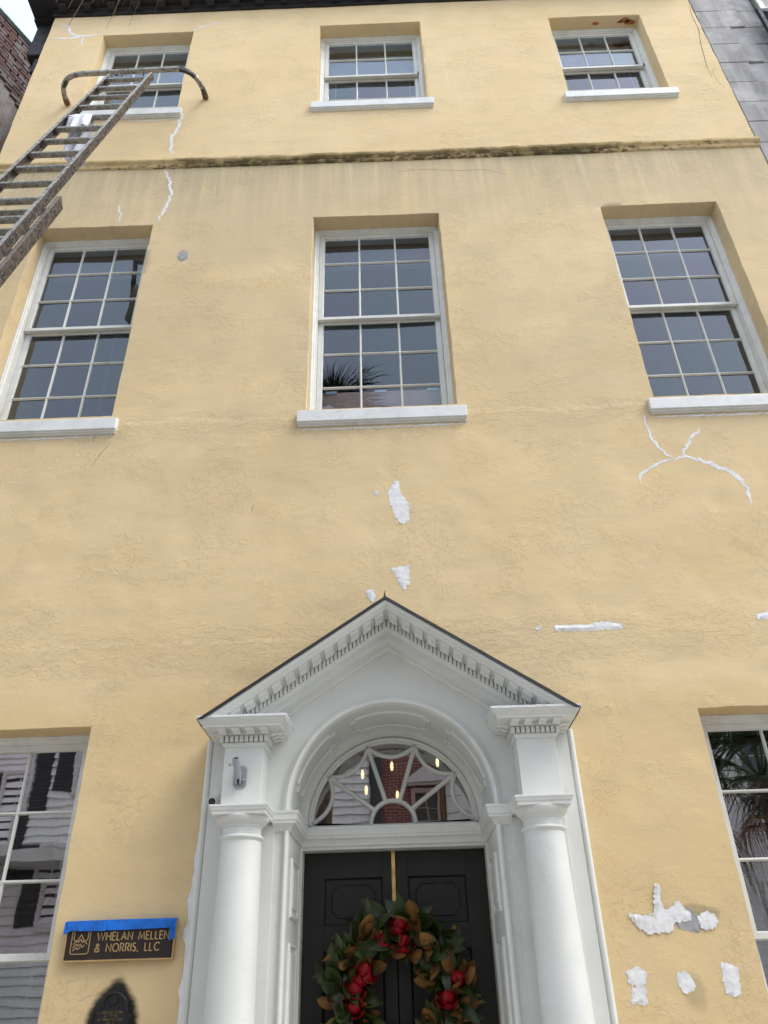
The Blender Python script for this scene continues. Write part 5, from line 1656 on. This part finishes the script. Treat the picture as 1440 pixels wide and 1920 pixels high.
# ------------------------------------------------------------------ palmettos
def frond_mesh(seed, dead=False, droop=.35, Lr=.95, pet=.9, w=.019):
    """fan leaf: stalk along +y, leaflets spreading from its end"""
    rr_ = random.Random(seed)
    q = MB()
    bend = lambda t_: -droop * .30 * t_ * t_
    q.tube([(0, 0, 0), (0, pet * .5, bend(.5) * .8), (0, pet, bend(1))], [.018, .013, .010], 5)
    n = 34
    for k in range(n):
        a = R(-118 + 236 * k / (n - 1) + rr_.uniform(-3, 3))
        L = Lr * (.72 + .28 * math.cos(a * .6)) * rr_.uniform(.85, 1.08)
        base = Vector((0, pet, bend(1)))
        dirn = Vector((math.sin(a), math.cos(a), 0))
        side = Vector((math.cos(a), -math.sin(a), 0))
        loops = []
        dd = droop * rr_.uniform(.7, 1.5)
        for i in range(6):
            u = i / 5
            z = -.10 * abs(math.sin(a)) * u - dd * (u ** 2.4) * L
            rad = L * (u - (.30 * dd * u ** 3))
            p = base + dirn * rad + Vector((0, 0, z))
            wd = w * (1 - u) ** .7 * (.5 + 1.2 * min(u * 3, 1)) * .7 + .0012
            loops.append([p - side * wd, p + Vector((0, 0, .012 * (1 - u))), p + side * wd])
        o_ = len(q.v)
        q.loft(loops, close_loop=False, caps=False)
    me = q.mesh('frond', 'palm_dead' if dead else 'palm_green')
    return me
FG = [frond_mesh(1), frond_mesh(2, droop=.6), frond_mesh(3, droop=.45, Lr=1.05)]
FD = [frond_mesh(8, True, 1.1, .85, w=.0055), frond_mesh(9, True, 1.3, .8, w=.008)]
def palmetto(base, top, n, label, seed, scale=1.0, extra=()):
    e_ = empty('palmetto_tree', base, label, 'palm tree', 'palmettos along the street')
    rr_ = random.Random(seed)
    B, T = Vector(base), Vector(top)
    q = MB(); m_ = 24
    pts = [B.lerp(T, k / m_) + Vector((.05 * nz(k * .2, seed, 1), .05 * nz(k * .2, seed, 2), 0)) for k in range(m_ + 1)]
    q.tube(pts, [.20 - .05 * min(1, k / 6) + .012 * nz(k * 3.1, seed, 5) + (.05 * max(0, k - 19) / 5) for k in range(m_ + 1)], 14)
    q.build('trunk', 'palm_trunk', e_, smooth=60)
    for k in range(n):
        az = k * 2.39996 + rr_.uniform(-.2, .2)
        el = R(80 - 105 * k / n + rr_.uniform(-8, 8))
        dead = k > n * .84
        d = Vector((math.cos(az) * math.cos(el), math.sin(az) * math.cos(el), math.sin(el)))
        yv = d; xv = Vector((-math.sin(az), math.cos(az), 0)); xv = xv - yv * xv.dot(yv); xv.normalize(); zv = xv.cross(yv)
        if zv.z < 0: xv = -xv; zv = -zv
        mt = Matrix((xv, yv, zv)).transposed()
        me = rr_.choice(FD if dead else FG)
        s = scale * rr_.uniform(.85, 1.1)
        inst('frond', me, e_, T + d * .1, mt.to_euler(), (s, s, s))
    for p, az, el, s, dead in extra:
        d = Vector((math.cos(az) * math.cos(el), math.sin(az) * math.cos(el), math.sin(el)))
        yv = d; xv = Vector((-math.sin(az), math.cos(az), 0)); zv = xv.cross(yv)
        if zv.z < 0: xv = -xv; zv = -zv
        inst('frond', (FD if dead else FG)[0], e_, Vector(p), Matrix((xv, yv, zv)).transposed().to_euler(), (s, s, s))
palmetto((-1.35, -8.4, 0), (-1.25, -8.2, 12.5), 30, 'tall palmetto mirrored in the lower left panes of the middle second-storey window', 3, .85)
TP = Vector((-1.98, -3.95, 8.3))
palmetto((-3.1, -4.7, 0), tuple(TP), 26, 'palmetto whose drooping leaf tips hang into the top left corner', 9, .8,
         [(TP, R(a), R(e), sc__, d) for a, e, sc__, d in ((36, -2, 1.0, True), (50, -6, 1.0, True), (64, -3, 1.0, True))])
palmetto((6.9, -9.6, 0), (6.8, -9.5, 4.7), 38, 'low palmetto mirrored in the right ground-floor window', 5, 1.15)
